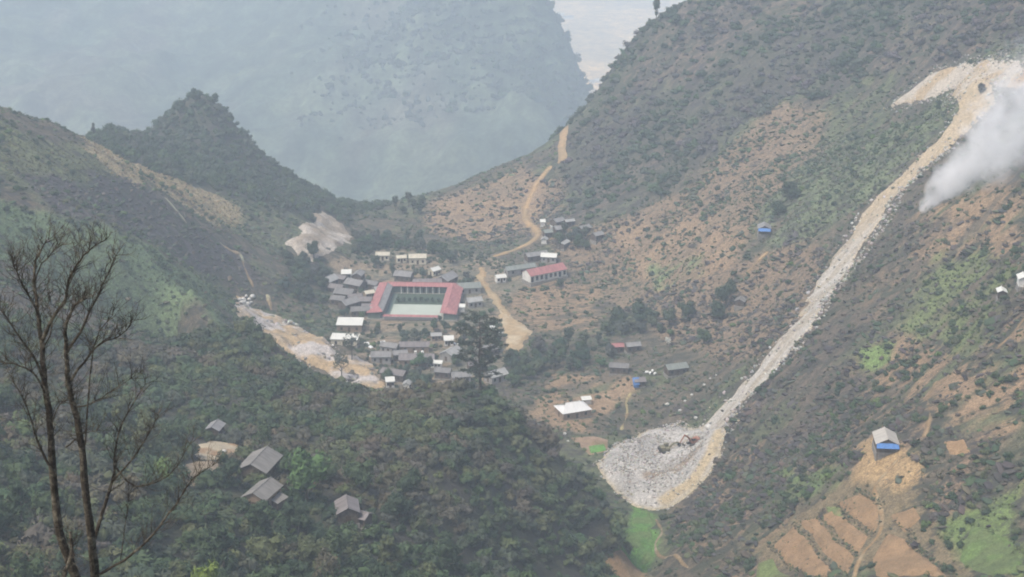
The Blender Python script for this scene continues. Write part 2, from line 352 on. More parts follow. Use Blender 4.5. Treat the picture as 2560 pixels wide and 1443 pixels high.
# ------------------------------------------------------------------ the far mountain, the plain beyond and the last hills
FAR = [(0,0,2300),(0,150,2100),(0,300,1900),(400,0,2350),(400,150,2100),(400,320,1850),(700,0,2300),(700,200,2000),(800,400,1780),(900,510,1680),(1000,0,2150),(1000,200,1900),(1000,400,1720),(1250,0,2050),(1250,200,1850),(1250,380,1700),(1368,0,1990),(1398,45,1982),(1430,110,1960),(1438,150,1945),(1462,200,1925),(1496,237,1900),(1400,300,1800)]
FARP = [survey(*p) for p in FAR] + [(x, y, z + EYE) for x, y, z in [
 (95,2120,-560),(140,2000,-560),(130,2300,-640),(170,1800,-560),(200,1600,-540),(150,2600,-645),(300,3000,-640),(-200,3600,-640),(0,3300,-640),(300,4200,-640),(0,4300,-640),(700,3500,-640),(800,2500,-600),(-400,4400,-640),(500,1900,-560),
 (0,4700,-600),(400,4700,-600),(0,5200,-480),(400,5200,-470),(900,5200,-450),(-600,5200,-480),(1500,4000,-500),(-800,2700,-120),(-300,2650,-180),(0,2450,-230),(40,2250,-290),(-1500,2500,-150),(-1500,1600,-400),(-1600,3500,-300),(-700,3600,-600),
 (-400,1000,-345),(0,1000,-345),(300,1000,-320),(0,1300,-470),(-400,1300,-470),(300,1300,-480),(600,1500,-420),(900,1200,-300),(-900,1200,-420)]]
FFIT = tps_fit(FARP)
fx = np.arange(-1800, 1800, 12.0); fy = np.arange(930, 5600, 12.0); FX, FY = np.meshgrid(fx, fy)
FH = tps_eval(FFIT, FX, FY)
pl = sst(3050, 3400, FY) * (1 - sst(4400, 4700, FY))       # the plain lies level
FH = FH * (1 - pl * 0.9) + (EYE - 640) * pl * 0.9
rough = 1 - sst(2700, 3100, FY) * (1 - sst(4500, 4800, FY))
FH += rough * ((fbm(FX, FY * 0.35, 150, 4, 51) - 0.5) * 70 + (fbm(FX, FY, 34, 2, 52) - 0.5) * 34)
FH[FY < 1010] -= 25
def fz(x, y): return float(FH[int(round((y - fy[0]) / 12)), int(round((x - fx[0]) / 12))])
FC = np.ones(FX.shape + (3,)) * np.array((0.06, 0.078, 0.05))
FC = lerp(FC, (0.15, 0.115, 0.09), sst(0.5, 0.66, fbm(FX, FY / 2.5, 90, 4, 53)) * 0.35)
FC = lerp(FC, (0.10, 0.12, 0.07), sst(0.5, 0.6, fbm(FX, FY, 60, 3, 54)) * 0.7)
PLAIN = lerp(np.ones(FX.shape + (3,)) * np.array((0.70, 0.47, 0.22)), (0.52, 0.37, 0.19), sst(0.5, 0.6, fbm(FX, FY / 1.5, 110, 2, 55)))
FC = np.where((FY > 2750)[..., None] & (FH < EYE - 600)[..., None], PLAIN, FC)
far = grid_obj('far_hills', FX, FY, FH, FC, ground_mat('far_ground', ((0.012, 0.75, 1.25), (0.045, 0.6, 1.4), (0.16, 0.6, 1.4)), 0)); tag(far, kind='structure')

# ------------------------------------------------------------------ tracks, quarry, fields: sheets shaped on the ground
BLOCKS = []                       # (test function, margin): nothing grows there
def drape(name, dist, box, res, lift, colf, mat, ragged=0.6, kind='structure', rise=None, ramp=2.5, block=0.5, rs=5):
    x = np.arange(box[0], box[1], res); y = np.arange(box[2], box[3], res); X, Y = np.meshgrid(x, y)
    d = dist(X, Y) + (fbm(X, Y, rs, 3, 61) - 0.5) * 2 * ragged
    Z = hz(X, Y) + np.where(d > 0, 0.05 + lift * sst(0, ramp, d), d * 0.6)
    if rise is not None: Z = Z + np.where(d > 0, rise(X, Y, d), 0)
    o = grid_obj(name, X, Y, Z, colf(X, Y, d), mat, d > -res * 1.6)
    if kind: o['kind'] = kind
    BLOCKS.append((dist, block)); return o
def bbox(P, pad): P = np.asarray(P); return (P[:, 0].min() - pad, P[:, 0].max() + pad, P[:, 1].min() - pad, P[:, 1].max() + pad)
def smooth_line(P, n=6):
    P = np.asarray(P, float); out = []
    for i in range(len(P) - 1):
        p0, p1, p2, p3 = P[max(i - 1, 0)], P[i], P[i + 1], P[min(i + 2, len(P) - 1)]
        for t in np.linspace(0, 1, n, endpoint=False):
            out.append(0.5 * ((2 * p1) + (-p0 + p2) * t + (2 * p0 - 5 * p1 + 4 * p2 - p3) * t ** 2 + (-p0 + 3 * p1 - 3 * p2 + p3) * t ** 3))
    return np.array(out + [P[-1]])
DIRT = ground_mat('dirt_track', ((0.4, 0.85, 1.15), (2.5, 0.85, 1.15)), 0)
def flat_col(a, b, sc=6.0, s=71):
    return lambda X, Y, d: lerp(np.ones(X.shape + (3,)) * np.array(a), b, sst(0.4, 0.6, fbm(X, Y, sc, 3, s)))
def rutted(a, b, w):
    base = flat_col(a, b, 4.0)
    return lambda X, Y, d: base(X, Y, d) * (1 - 0.22 * np.exp(-((d - w * 0.45) / 0.35) ** 2) - 0.25 * (1 - sst(0, 0.7, d)))[..., None]
def track(name, px, width, a, b, far=None, res=0.6, lift=0.25, ragged=0.9, taper=None):
    P = smooth_line(world_poly(px, far)); w = width / 2
    return drape(name, lambda X, Y: w + sdf(P, X, Y, False), bbox(P, width + 2), res, lift, rutted(a, b, w), DIRT, ragged, ramp=1.0, block=1.0)
OCHRE, TAN, PALE = (0.40, 0.27, 0.14), (0.32, 0.23, 0.13), (0.40, 0.35, 0.27)
track('dirt_road', [(1240,640),(1285,625),(1328,605),(1345,585),(1335,568),(1316,552),(1313,530),(1325,495),(1345,455),(1372,423)], 3.6, OCHRE, TAN, 450)
track('dirt_road', [(1406,400),(1405,370),(1411,325)], 4.6, OCHRE, TAN, 450)
track('dirt_road', [(1205,672),(1207,705),(1222,725),(1250,765),(1275,800),(1310,830),(1300,850),(1270,880)], 4.0, (0.38, 0.29, 0.17), OCHRE, 450, ragged=2.0)
YARD0 = world_poly([(1238,755),(1265,775),(1300,808),(1335,830),(1312,850),(1290,888),(1262,888),(1268,840),(1252,800)], 450)
drape('village_track_yard', lambda X, Y: sdf(YARD0, X, Y), bbox(YARD0, 4), 0.7, 0.3, flat_col((0.38, 0.28, 0.16), (0.44, 0.36, 0.24), 5), DIRT, 2.0)
track('mine_road', [(2560,205),(2500,195),(2440,185),(2400,190)], 6, PALE, OCHRE)
track('footpath', [(1553,1075),(1563,1050),(1568,1030),(1566,1005),(1575,985)], 1.2, (0.45, 0.38, 0.2), TAN, 430, 0.4)
track('footpath', [(2240,1155),(2205,1195),(2185,1225),(2195,1255),(2205,1290),(2200,1330),(2175,1365),(2150,1400),(2135,1443)], 1.0, (0.46, 0.36, 0.22), OCHRE, None, 0.35, ragged=0.3)
track('footpath', [(1640,1300),(1655,1330),(1638,1365),(1660,1395),(1700,1400),(1720,1420)], 0.8, (0.44, 0.36, 0.24), TAN, None, 0.35, ragged=0.3)
track('footpath', [(2342,955),(2320,1000),(2325,1045),(2312,1090)], .8, (0.34, 0.24, 0.14), TAN, None, 0.4)
track('footpath', [(2310,1000),(2400,920),(2470,890),(2560,800)], .9, (0.34, 0.24, 0.14), TAN, None, 0.4)
track('footpath', [(548,605),(575,625),(600,635),(608,660),(620,690),(633,717)], 1.3, (0.30, 0.30, 0.2), TAN, 450, 0.5)
track('footpath', [(415,497),(440,525),(466,557)], 1.6, (0.30, 0.30, 0.2), (0.36, 0.32, 0.22), 450, 0.5)
track('footpath', [(670,742),(678,775)], 1.6, (0.40, 0.36, 0.22), TAN, 450, 0.5)
track('footpath', [(1870,680),(1900,650),(1915,635)], 1.5, OCHRE, TAN, 450, 0.5)

STONE = (0.42, 0.40, 0.36); CREAM = (0.43, 0.34, 0.21); BROWN = (0.27, 0.19, 0.13)
RUBBLE = ground_mat('crushed_stone', ((0.9, 0.75, 1.25), (3.0, 0.7, 1.3)), 0)
CHUTE = smooth_line(world_poly([(2420,205),(2440,250),(2425,290),(2385,335),(2330,390),(2270,445),(2200,515),(2160,580),(2120,640),(2080,700),(2040,760),(1990,830),(1950,880),(1890,945),(1840,1000),(1790,1060),(1750,1110)]))
CW = np.interp(np.arange(len(CHUTE)), np.linspace(0, len(CHUTE) - 1, 17), [5.5, 6.5, 6, 5.2, 4.6, 5.0, 6.0, 6.8, 6.2, 5.4, 5.0, 5.0, 5.6, 6.2, 7.0, 8, 9])
def chute_d(X, Y):
    best = np.full(X.shape, -1e9)
    for i in range(len(CHUTE) - 1):
        best = np.maximum(best, sdf(CHUTE[i:i + 2], X, Y, False) + CW[i])
    return best
def chute_col(X, Y, d):
    C = lerp(np.ones(X.shape + (3,)) * np.array((0.34, 0.30, 0.24)), (0.42, 0.395, 0.35), sst(0.4, 0.6, sfbm(X, Y, 3.0, 4, 81, 7.0)))
    up = sst(500, 545, Y); C = lerp(C, (0.40, 0.31, 0.19), up * 0.8)
    return lerp(C, CREAM, (1 - sst(0, 1.6, d)) * 0.7)
drape('quarry_chute', chute_d, bbox(CHUTE, 12), 0.7, 0.5, chute_col, RUBBLE, 4.6, rise=lambda X, Y, d: (fbm(X, Y, 2.5, 3, 83) - 0.5) * 0.9 * sst(0, 2, d), block=0.3, rs=7)
HEAPP = world_poly([(1488,1160),(1550,1108),(1620,1075),(1690,1058),(1760,1065),(1815,1085),(1800,1140),(1765,1200),(1715,1245),(1640,1275),(1590,1270),(1540,1230),(1510,1195)], 395)
def heap_col(X, Y, d):
    C = lerp(np.ones(X.shape + (3,)) * np.array((0.34, 0.325, 0.30)), (0.42, 0.40, 0.37), sst(0.4, 0.6, fbm(X, Y, 5, 4, 85)))
    brown = np.array([site(1620,1205,395)[:2], site(1690,1190,395)[:2], site(1740,1140,395)[:2]])
    C = lerp(C, (0.25, 0.20, 0.15), sst(-3.2, -0.8, sdf(brown, X, Y, False) + (fbm(X, Y, 4, 3, 86) - 0.5) * 3))
    ramp = np.array([site(1660,1262,395)[:2], site(1730,1215,395)[:2], site(1775,1150,395)[:2], site(1800,1085,395)[:2]])
    C = lerp(C, (0.40, 0.325, 0.21), sst(-3.0, -1.0, sdf(ramp, X, Y, False)))
    C = lerp(C, (0.38, 0.31, 0.20), sst(-3.0, -1.0, sdf(np.array([site(1690,1130,395)[:2], site(1745,1105,395)[:2]]), X, Y, False)))
    return lerp(C, (0.38, 0.32, 0.21), 1 - sst(0, 2.0, d))
drape('quarry_heap', lambda X, Y: sdf(HEAPP, X, Y), bbox(HEAPP, 4), 0.6, 1.6, heap_col, RUBBLE, 1.2, rise=lambda X, Y, d: sst(0, 7, d) * (0.8 + (fbm(X, Y, 3.2, 4, 88) - 0.5) * 2.2), ramp=4, block=0.2)
PITP = world_poly([(585,745),(612,738),(632,770),(700,790),(740,815),(800,850),(850,880),(900,900),(930,915),(950,950),(958,988),(925,988),(880,955),(830,940),(780,925),(720,890),(670,850),(640,815),(600,790)], 470)
def pit_col(X, Y, d):
    C = lerp(np.ones(X.shape + (3,)) * np.array((0.40, 0.295, 0.175)), (0.46, 0.42, 0.385), sst(0.47, 0.6, fbm(X, Y, 9, 4, 91)))
    return lerp(C, (0.30, 0.25, 0.19), sst(0.58, 0.66, fbm(X, Y, 6, 3, 92)) * 0.7)
drape('village_quarry', lambda X, Y: sdf(PITP, X, Y), bbox(PITP, 4), 0.8, 0.6, pit_col, RUBBLE, 4.2, rise=lambda X, Y, d: (fbm(X, Y, 6, 3, 94) - 0.4) * 4.5 * sst(0, 4, d))
PIT3 = world_poly([(800,522),(812,530),(838,545),(868,575),(885,592),(870,600),(880,612),(862,622),(830,640),(785,645),(745,640),(722,605),(750,580),(785,555)], 470)
drape('far_quarry', lambda X, Y: sdf(PIT3, X, Y), bbox(PIT3, 4), 1.0, 0.6, flat_col((0.27, 0.22, 0.165), (0.40, 0.355, 0.30), 7), RUBBLE, 5.0, rise=lambda X, Y, d: (fbm(X, Y, 7, 3, 98) - 0.4) * 4.0 * sst(0, 4, d), rs=9)
TOP = world_poly([(2225,265),(2290,215),(2340,180),(2400,165),(2480,145),(2560,160),(2560,215),(2480,200),(2430,215),(2400,255),(2370,225),(2310,245)])
drape('upper_spoil', lambda X, Y: sdf(TOP, X, Y), bbox(TOP, 4), 0.8, 0.5, flat_col((0.38, 0.29, 0.18), (0.42, 0.37, 0.30), 10), RUBBLE, 3.4)

# terraces and little fields
FIELD = ground_mat('tilled_soil', ((0.5, 0.85, 1.15), (3.0, 0.8, 1.2)), 0)
def plot(name, px, col, col2, lift=0.45, far=None, mat=FIELD, ragged=0.25):
    P = world_poly(px, far)
    return drape(name, lambda X, Y: sdf(P, X, Y), bbox(P, 2), 0.5, lift, flat_col(col, col2, 5), mat, ragged, ramp=0.8, block=-0.6)
SOIL, SOIL2, OLD = (0.29, 0.19, 0.105), (0.245, 0.165, 0.092), (0.22, 0.16, 0.095)
for px in ([(1932,1366),(1984,1316),(2098,1442),(2020,1442)], [(1998,1302),(2040,1296),(2136,1395),(2118,1440)], [(2056,1292),(2082,1276),(2170,1344),(2146,1388)], [(2090,1262),(2150,1235),(2192,1262),(2198,1310),(2184,1336)], [(2220,1335),(2262,1352),(2368,1443),(2190,1443),(2180,1400)], [(2225,1290),(2285,1270),(2300,1300),(2262,1335)]):
    plot('field', px, SOIL, SOIL2)
plot('field', [(2355,1105),(2410,1098),(2425,1135),(2375,1140)], SOIL, SOIL2, 0.3)
plot('field', [(1510,1443),(1500,1420),(1600,1425),(1640,1443)], SOIL2, OLD, 0.2)
plot('field', [(1425,1095),(1490,1092),(1520,1100),(1520,1128),(1475,1140)], (0.27, 0.19, 0.13), OLD, 0.15, 430)
GRASSM = ground_mat('short_crop', ((0.6, 0.8, 1.2), (2.2, 0.75, 1.25)), 0)
for px in ([(1585,1283),(1622,1280),(1640,1310),(1622,1325),(1580,1312)], [(1572,1325),(1628,1330),(1632,1352),(1600,1372),(1552,1352)], [(1548,1362),(1598,1380),(1628,1360),(1632,1400),(1590,1412),(1530,1405)], [(1525,1412),(1590,1420),(1626,1408),(1618,1424),(1520,1424)]):
    plot('rice_plot', px, (0.095, 0.19, 0.05), (0.12, 0.175, 0.06), 0.35, 380, GRASSM)
plot('rice_plot', [(1468,1117),(1513,1110),(1518,1128),(1475,1138)], (0.11, 0.25, 0.06), (0.13, 0.23, 0.07), 0.4, 430, GRASSM)
plot('rice_plot', [(2430,1310),(2530,1360),(2560,1430),(2480,1443),(2400,1400)], (0.12, 0.18, 0.058), (0.115, 0.15, 0.06), 0.3, None, GRASSM)
plot('rice_plot', [(1895,1410),(1930,1400),(1975,1443),(1890,1443)], (0.15, 0.19, 0.07), (0.14, 0.16, 0.07), 0.3, None, GRASSM)
plot('rice_plot', [(2065,1270),(2100,1268),(2110,1300),(2080,1300)], (0.16, 0.2, 0.08), (0.2, 0.18, 0.09), 0.52, None, GRASSM)
YARD = world_poly([(480,1120),(530,1105),(590,1110),(610,1130),(560,1150),(500,1150)])
drape('farm_yard', lambda X, Y: sdf(YARD, X, Y), bbox(YARD, 3), 0.5, 0.2, flat_col((0.33, 0.22, 0.13), (0.40, 0.34, 0.24), 4), DIRT, 1.2)
YARD2 = world_poly([(455,1160),(520,1150),(560,1165),(520,1200),(470,1215)])
drape('farm_yard', lambda X, Y: sdf(YARD2, X, Y), bbox(YARD2, 3), 0.5, 0.15, flat_col((0.24, 0.19, 0.13), (0.30, 0.24, 0.17), 4), DIRT, 1.5)

# ------------------------------------------------------------------ plant, stone and twig shapes
ICO_V = None
def ico(sub=1):
    bm = bmesh.new(); bmesh.ops.create_icosphere(bm, subdivisions=sub, radius=1.0)
    v = np.array([p.co[:] for p in bm.verts]); f = np.array([[q.index for q in p.verts] for p in bm.faces]); bm.free(); return v, f
ICO1, ICO2 = ico(1), ico(2)
def leaf_blob(seed, lobes, leaves, leaf, spread=(0.62, 0.62, 0.5), lobe_r=(0.35, 0.55), core=True, base=0.55, droop=0.0):
    """a crown about one unit in radius: leaf faces on several uneven lobes round a rough core"""
    g = np.random.default_rng(seed); V = []; F = []; n = 0
    for l in range(lobes):
        c = g.normal(size=3); c = c / np.linalg.norm(c) * g.uniform(0.25, 1.0) * np.array(spread); c[2] = c[2] + base
        r = g.uniform(*lobe_r)
        if core:
            v, f = ICO1; vv = v * r * 0.74 * (1 + g.uniform(-0.35, 0.3, (len(v), 1))) + c; V.append(vv); F.append(f + n); n += len(vv)
        d = g.normal(size=(leaves, 3)); d /= np.linalg.norm(d, axis=1)[:, None]; d[:, 2] = np.where(d[:, 2] < -0.5, -d[:, 2], d[:, 2])
        p = c + d * r * g.uniform(0.75, 1.12, (leaves, 1))
        nn = d + g.normal(size=d.shape) * 0.42; nn[:, 2] -= droop; nn /= np.linalg.norm(nn, axis=1)[:, None]
        t = np.cross(nn, g.normal(size=d.shape)); t /= np.linalg.norm(t, axis=1)[:, None] + 1e-9; b = np.cross(nn, t)
        s = leaf * g.uniform(0.6, 1.35, (leaves, 1))
        q = np.stack([p - t * s, p + b * s * 0.65, p + t * s * 1.1], 1)
        V.append(q.reshape(-1, 3)); F.append(np.arange(leaves * 3).reshape(-1, 3) + n); n += leaves * 3
    return np.concatenate(V), np.concatenate(F)
def rock_shape(seed, flat=0.75):
    g = np.random.default_rng(seed); v, f = ICO1
    k = g.normal(size=(7, 3)); k /= np.linalg.norm(k, axis=1)[:, None]; h = g.uniform(0.55, 0.9, 7)
    vv = v.copy()
    for a, b in zip(k, h):
        over = vv @ a - b; vv = vv - np.clip(over, 0, None)[:, None] * a
    vv *= np.array([1, g.uniform(0.7, 1), flat]) * (1 + g.uniform(-0.06, 0.06, (len(v), 1))); return vv, f
def twig_shrub(seed, n=26):
    g = np.random.default_rng(seed); V = []; F = []
    for i in range(n):
        d = np.array([g.normal() * 0.55, g.normal() * 0.55, g.uniform(0.5, 1.1)]); a = g.normal(size=3); a = np.cross(d, a); a /= np.linalg.norm(a); w = 0.035
        o = np.array([g.normal() * 0.25, g.normal() * 0.25, 0]); k = len(V) * 1
        V += [o - a * w, o + a * w, o + d]; F.append((3 * i, 3 * i + 1, 3 * i + 2))
    return np.array(V), np.array(F)
def tuft(seed, n=30, h=1.0):
    g = np.random.default_rng(seed); V = []; F = []
    for i in range(n):
        a = g.uniform(0, 6.28); o = np.array([math.cos(a), math.sin(a), 0]) * g.uniform(0, 0.6); s = np.array([-math.sin(a), math.cos(a), 0]) * 0.09
        V += [o - s, o + s, o * 1.5 + np.array([g.normal() * 0.2, g.normal() * 0.2, h * g.uniform(0.5, 1)])]; F.append((3 * i, 3 * i + 1, 3 * i + 2))
    return np.array(V), np.array(F)
def proto_set(name, shapes, mat, smooth=False):
    c = bpy.data.collections.new(name)
    for i, (v, f) in enumerate(shapes):
        c.objects.link(bpy.data.objects.new(f'{name}_{i}', raw_mesh(f'{name}_{i}', v, f, mat, smooth)))
    return c, len(shapes)
BUSHES = proto_set('bush', [leaf_blob(100 + i, 7, 34, 0.16, base=0.35, spread=(0.75, 0.75, 0.42), lobe_r=(0.24, 0.52)) for i in range(5)], FOL_I)
SHRUBS = proto_set('shrub', [leaf_blob(120 + i, 3, 22, 0.26, base=0.25, spread=(0.55, 0.55, 0.25), lobe_r=(0.35, 0.6)) for i in range(4)], FOL_I)
STONES = proto_set('stone', [rock_shape(140 + i) for i in range(5)], ROCK_I)
CLUMPS = proto_set('clump', [rock_shape(150 + i, 0.6) for i in range(3)] + [leaf_blob(160 + i, 3, 16, 0.3, base=0.15, spread=(0.6, 0.6, 0.15)) for i in range(3)] + [twig_shrub(170, 40)], FOL_I)
TUFTS = proto_set('tuft', [tuft(180 + i, 34) for i in range(3)], FOL_I)
def scatter(name, protos, P, scl, tint, label, cat='undergrowth', squash=None, tilt=0.15, pick=None):
    col, nv = protos; N = len(P)
    me = bpy.data.meshes.new(name); me.vertices.add(N); me.vertices.foreach_set('co', P.astype(np.float32).ravel())
    S = np.repeat(np.asarray(scl)[:, None], 3, 1) * rng.uniform(0.8, 1.25, (N, 3))
    if squash is not None: S[:, 2] *= squash
    Rt = np.stack([rng.normal(0, tilt, N), rng.normal(0, tilt, N), rng.uniform(0, 6.283, N)], 1)
    for nm, ty, key, dat in (('scl', 'FLOAT_VECTOR', 'vector', S), ('rot', 'FLOAT_VECTOR', 'vector', Rt), ('tint', 'FLOAT_COLOR', 'color', np.concatenate([tint, np.ones((N, 1))], 1))):
        a = me.attributes.new(nm, ty, 'POINT'); a.data.foreach_set(key, dat.astype(np.float32).ravel())
    a = me.attributes.new('vid', 'INT', 'POINT'); a.data.foreach_set('value', (rng.integers(0, nv, N) if pick is None else pick).astype(np.int32))
    o = link(bpy.data.objects.new(name, me))
    ng = bpy.data.node_groups.new(name, 'GeometryNodeTree')
    ng.interface.new_socket('Geometry', in_out='INPUT', socket_type='NodeSocketGeometry'); ng.interface.new_socket('Geometry', in_out='OUTPUT', socket_type='NodeSocketGeometry')
    gi, go = ng.nodes.new('NodeGroupInput'), ng.nodes.new('NodeGroupOutput'); ip = ng.nodes.new('GeometryNodeInstanceOnPoints')
    ci = ng.nodes.new('GeometryNodeCollectionInfo'); ci.inputs['Collection'].default_value = col; ci.inputs['Separate Children'].default_value = True; ci.inputs['Reset Children'].default_value = True
    def att(nm, ty): n = ng.nodes.new('GeometryNodeInputNamedAttribute'); n.data_type = ty; n.inputs['Name'].default_value = nm; return n.outputs['Attribute']
    L = ng.links.new
    L(gi.outputs[0], ip.inputs['Points']); L(ci.outputs[0], ip.inputs['Instance']); ip.inputs['Pick Instance'].default_value = True
    L(att('vid', 'INT'), ip.inputs['Instance Index']); L(att('rot', 'FLOAT_VECTOR'), ip.inputs['Rotation']); L(att('scl', 'FLOAT_VECTOR'), ip.inputs['Scale']); L(ip.outputs[0], go.inputs[0])
    md = o.modifiers.new('spread', 'NODES'); md.node_group = ng
    return tag(o, label, cat, kind='stuff')
def in_view(P, m=60):
    q = P - np.array([0, 0, EYE]); c, s = math.cos(TILT), math.sin(TILT)
    dep = q[:, 1] * c - q[:, 2] * s; up = q[:, 1] * s + q[:, 2] * c
    u = CXP + FPX * q[:, 0] / dep; v = CYP - FPX * up / dep
    return (dep > 5) & (u > -m * 4) & (u < 2560 + m * 4) & (v > -m * 3) & (v < 1443 + m * 4)
def sow(box, spacing, jitter=0.85):
    x = np.arange(box[0], box[1], spacing); y = np.arange(box[2], box[3], spacing); X, Y = np.meshgrid(x, y)
    X = X.ravel() + rng.uniform(-jitter, jitter, X.size) * spacing; Y = Y.ravel() + rng.uniform(-jitter, jitter, Y.size) * spacing
    P = np.stack([X, Y, hz(X, Y)], 1); return P[in_view(P)]
def free(P, margin=0.0):
    ok = np.ones(len(P), bool)
    for dist, mg in BLOCKS:
        idx = np.where(ok)[0]
        if len(idx): ok[idx[dist(P[idx, 0], P[idx, 1]) > -(mg + margin)]] = False
    return ok
def palette(N, cols, weights, var=0.13):
    c = np.array(cols)[rng.choice(len(cols), N, p=np.array(weights) / sum(weights))]
    return np.clip(c * (1 + rng.normal(0, var, (N, 1))) * (1 + rng.normal(0, 0.05, (N, 3))), 0.01, 0.8)

# ------------------------------------------------------------------ buildings
def site_lift(u, v, lift, far=None):
    q = ray(u, v); d = np.arange(max(120.0, far or 0), 1000.0, 0.5); t = d / q[1]
    below = (EYE + q[2] * t) < hz(q[0] * t, d) + lift
    k = int(np.argmax(below)); return np.array([q[0] * t[k], d[k]])
ROOFS = {
 'grey': sheet_roof('cement_sheet', (0.215, 0.21, 0.205)), 'dark': sheet_roof('old_cement_sheet', (0.17, 0.165, 0.16)), 'pale': sheet_roof('pale_cement_sheet', (0.31, 0.31, 0.295), 0.15, (0.22, 0.21, 0.2)),
 'mauve': sheet_roof('brown_grey_tile', (0.18, 0.162, 0.158)), 'white': sheet_roof('white_sheet', (0.60, 0.60, 0.55), 0.05, (0.6, 0.6, 0.56), 9, 0.2), 'beige': sheet_roof('beige_sheet', (0.50, 0.46, 0.36), 0.15, (0.3, 0.27, 0.2)),
 'red': sheet_roof('red_sheet', (0.33, 0.14, 0.135), 0.22, (0.23, 0.12, 0.115), 5, 0.8), 'green': sheet_roof('green_grey_sheet', (0.19, 0.21, 0.19), 0.15), 'straw': sheet_roof('thatch_grey', (0.19, 0.18, 0.165), 0.2, (0.2, 0.18, 0.15)), 'thatch': sheet_roof('pale_thatch', (0.40, 0.375, 0.33), 0.12, (0.27, 0.25, 0.21)), 'steel': sheet_roof('white_grey_sheet', (0.62, 0.62, 0.60), 0.06, (0.4, 0.4, 0.39), 7, 0.3),
}
WALLS = {'wood': plain('weathered_wood', (0.12, 0.095, 0.075), 0.3, 1.5), 'earth': plain('rammed_earth', (0.27, 0.20, 0.14), 0.2, 0.8), 'white': plain('limewash', (0.72, 0.70, 0.64), 0.08, 0.6, 0.85, ((0.4, 0.38, 0.33), 0.4)), 'cream': plain('cream_plaster', (0.60, 0.55, 0.42), 0.1, 0.6, 0.85, ((0.35, 0.3, 0.22), 0.4)), 'grey': plain('grey_block', (0.30, 0.29, 0.27), 0.15, 0.8)}
DARKM = plain('dark_opening', (0.03, 0.03, 0.03), 0.2); WOODM = plain('door_wood', (0.09, 0.06, 0.04), 0.3, 2.0); PLINTH = plain('stone_plinth', (0.25, 0.235, 0.21), 0.25, 1.0)
BLUE = plain('blue_tarpaulin', (0.07, 0.19, 0.46), 0.2, 1.5, 0.5); CONC = plain('concrete', (0.42, 0.42, 0.40), 0.15, 0.4); COURT = plain('pale_court', (0.37, 0.41, 0.35), 0.06, 0.15)
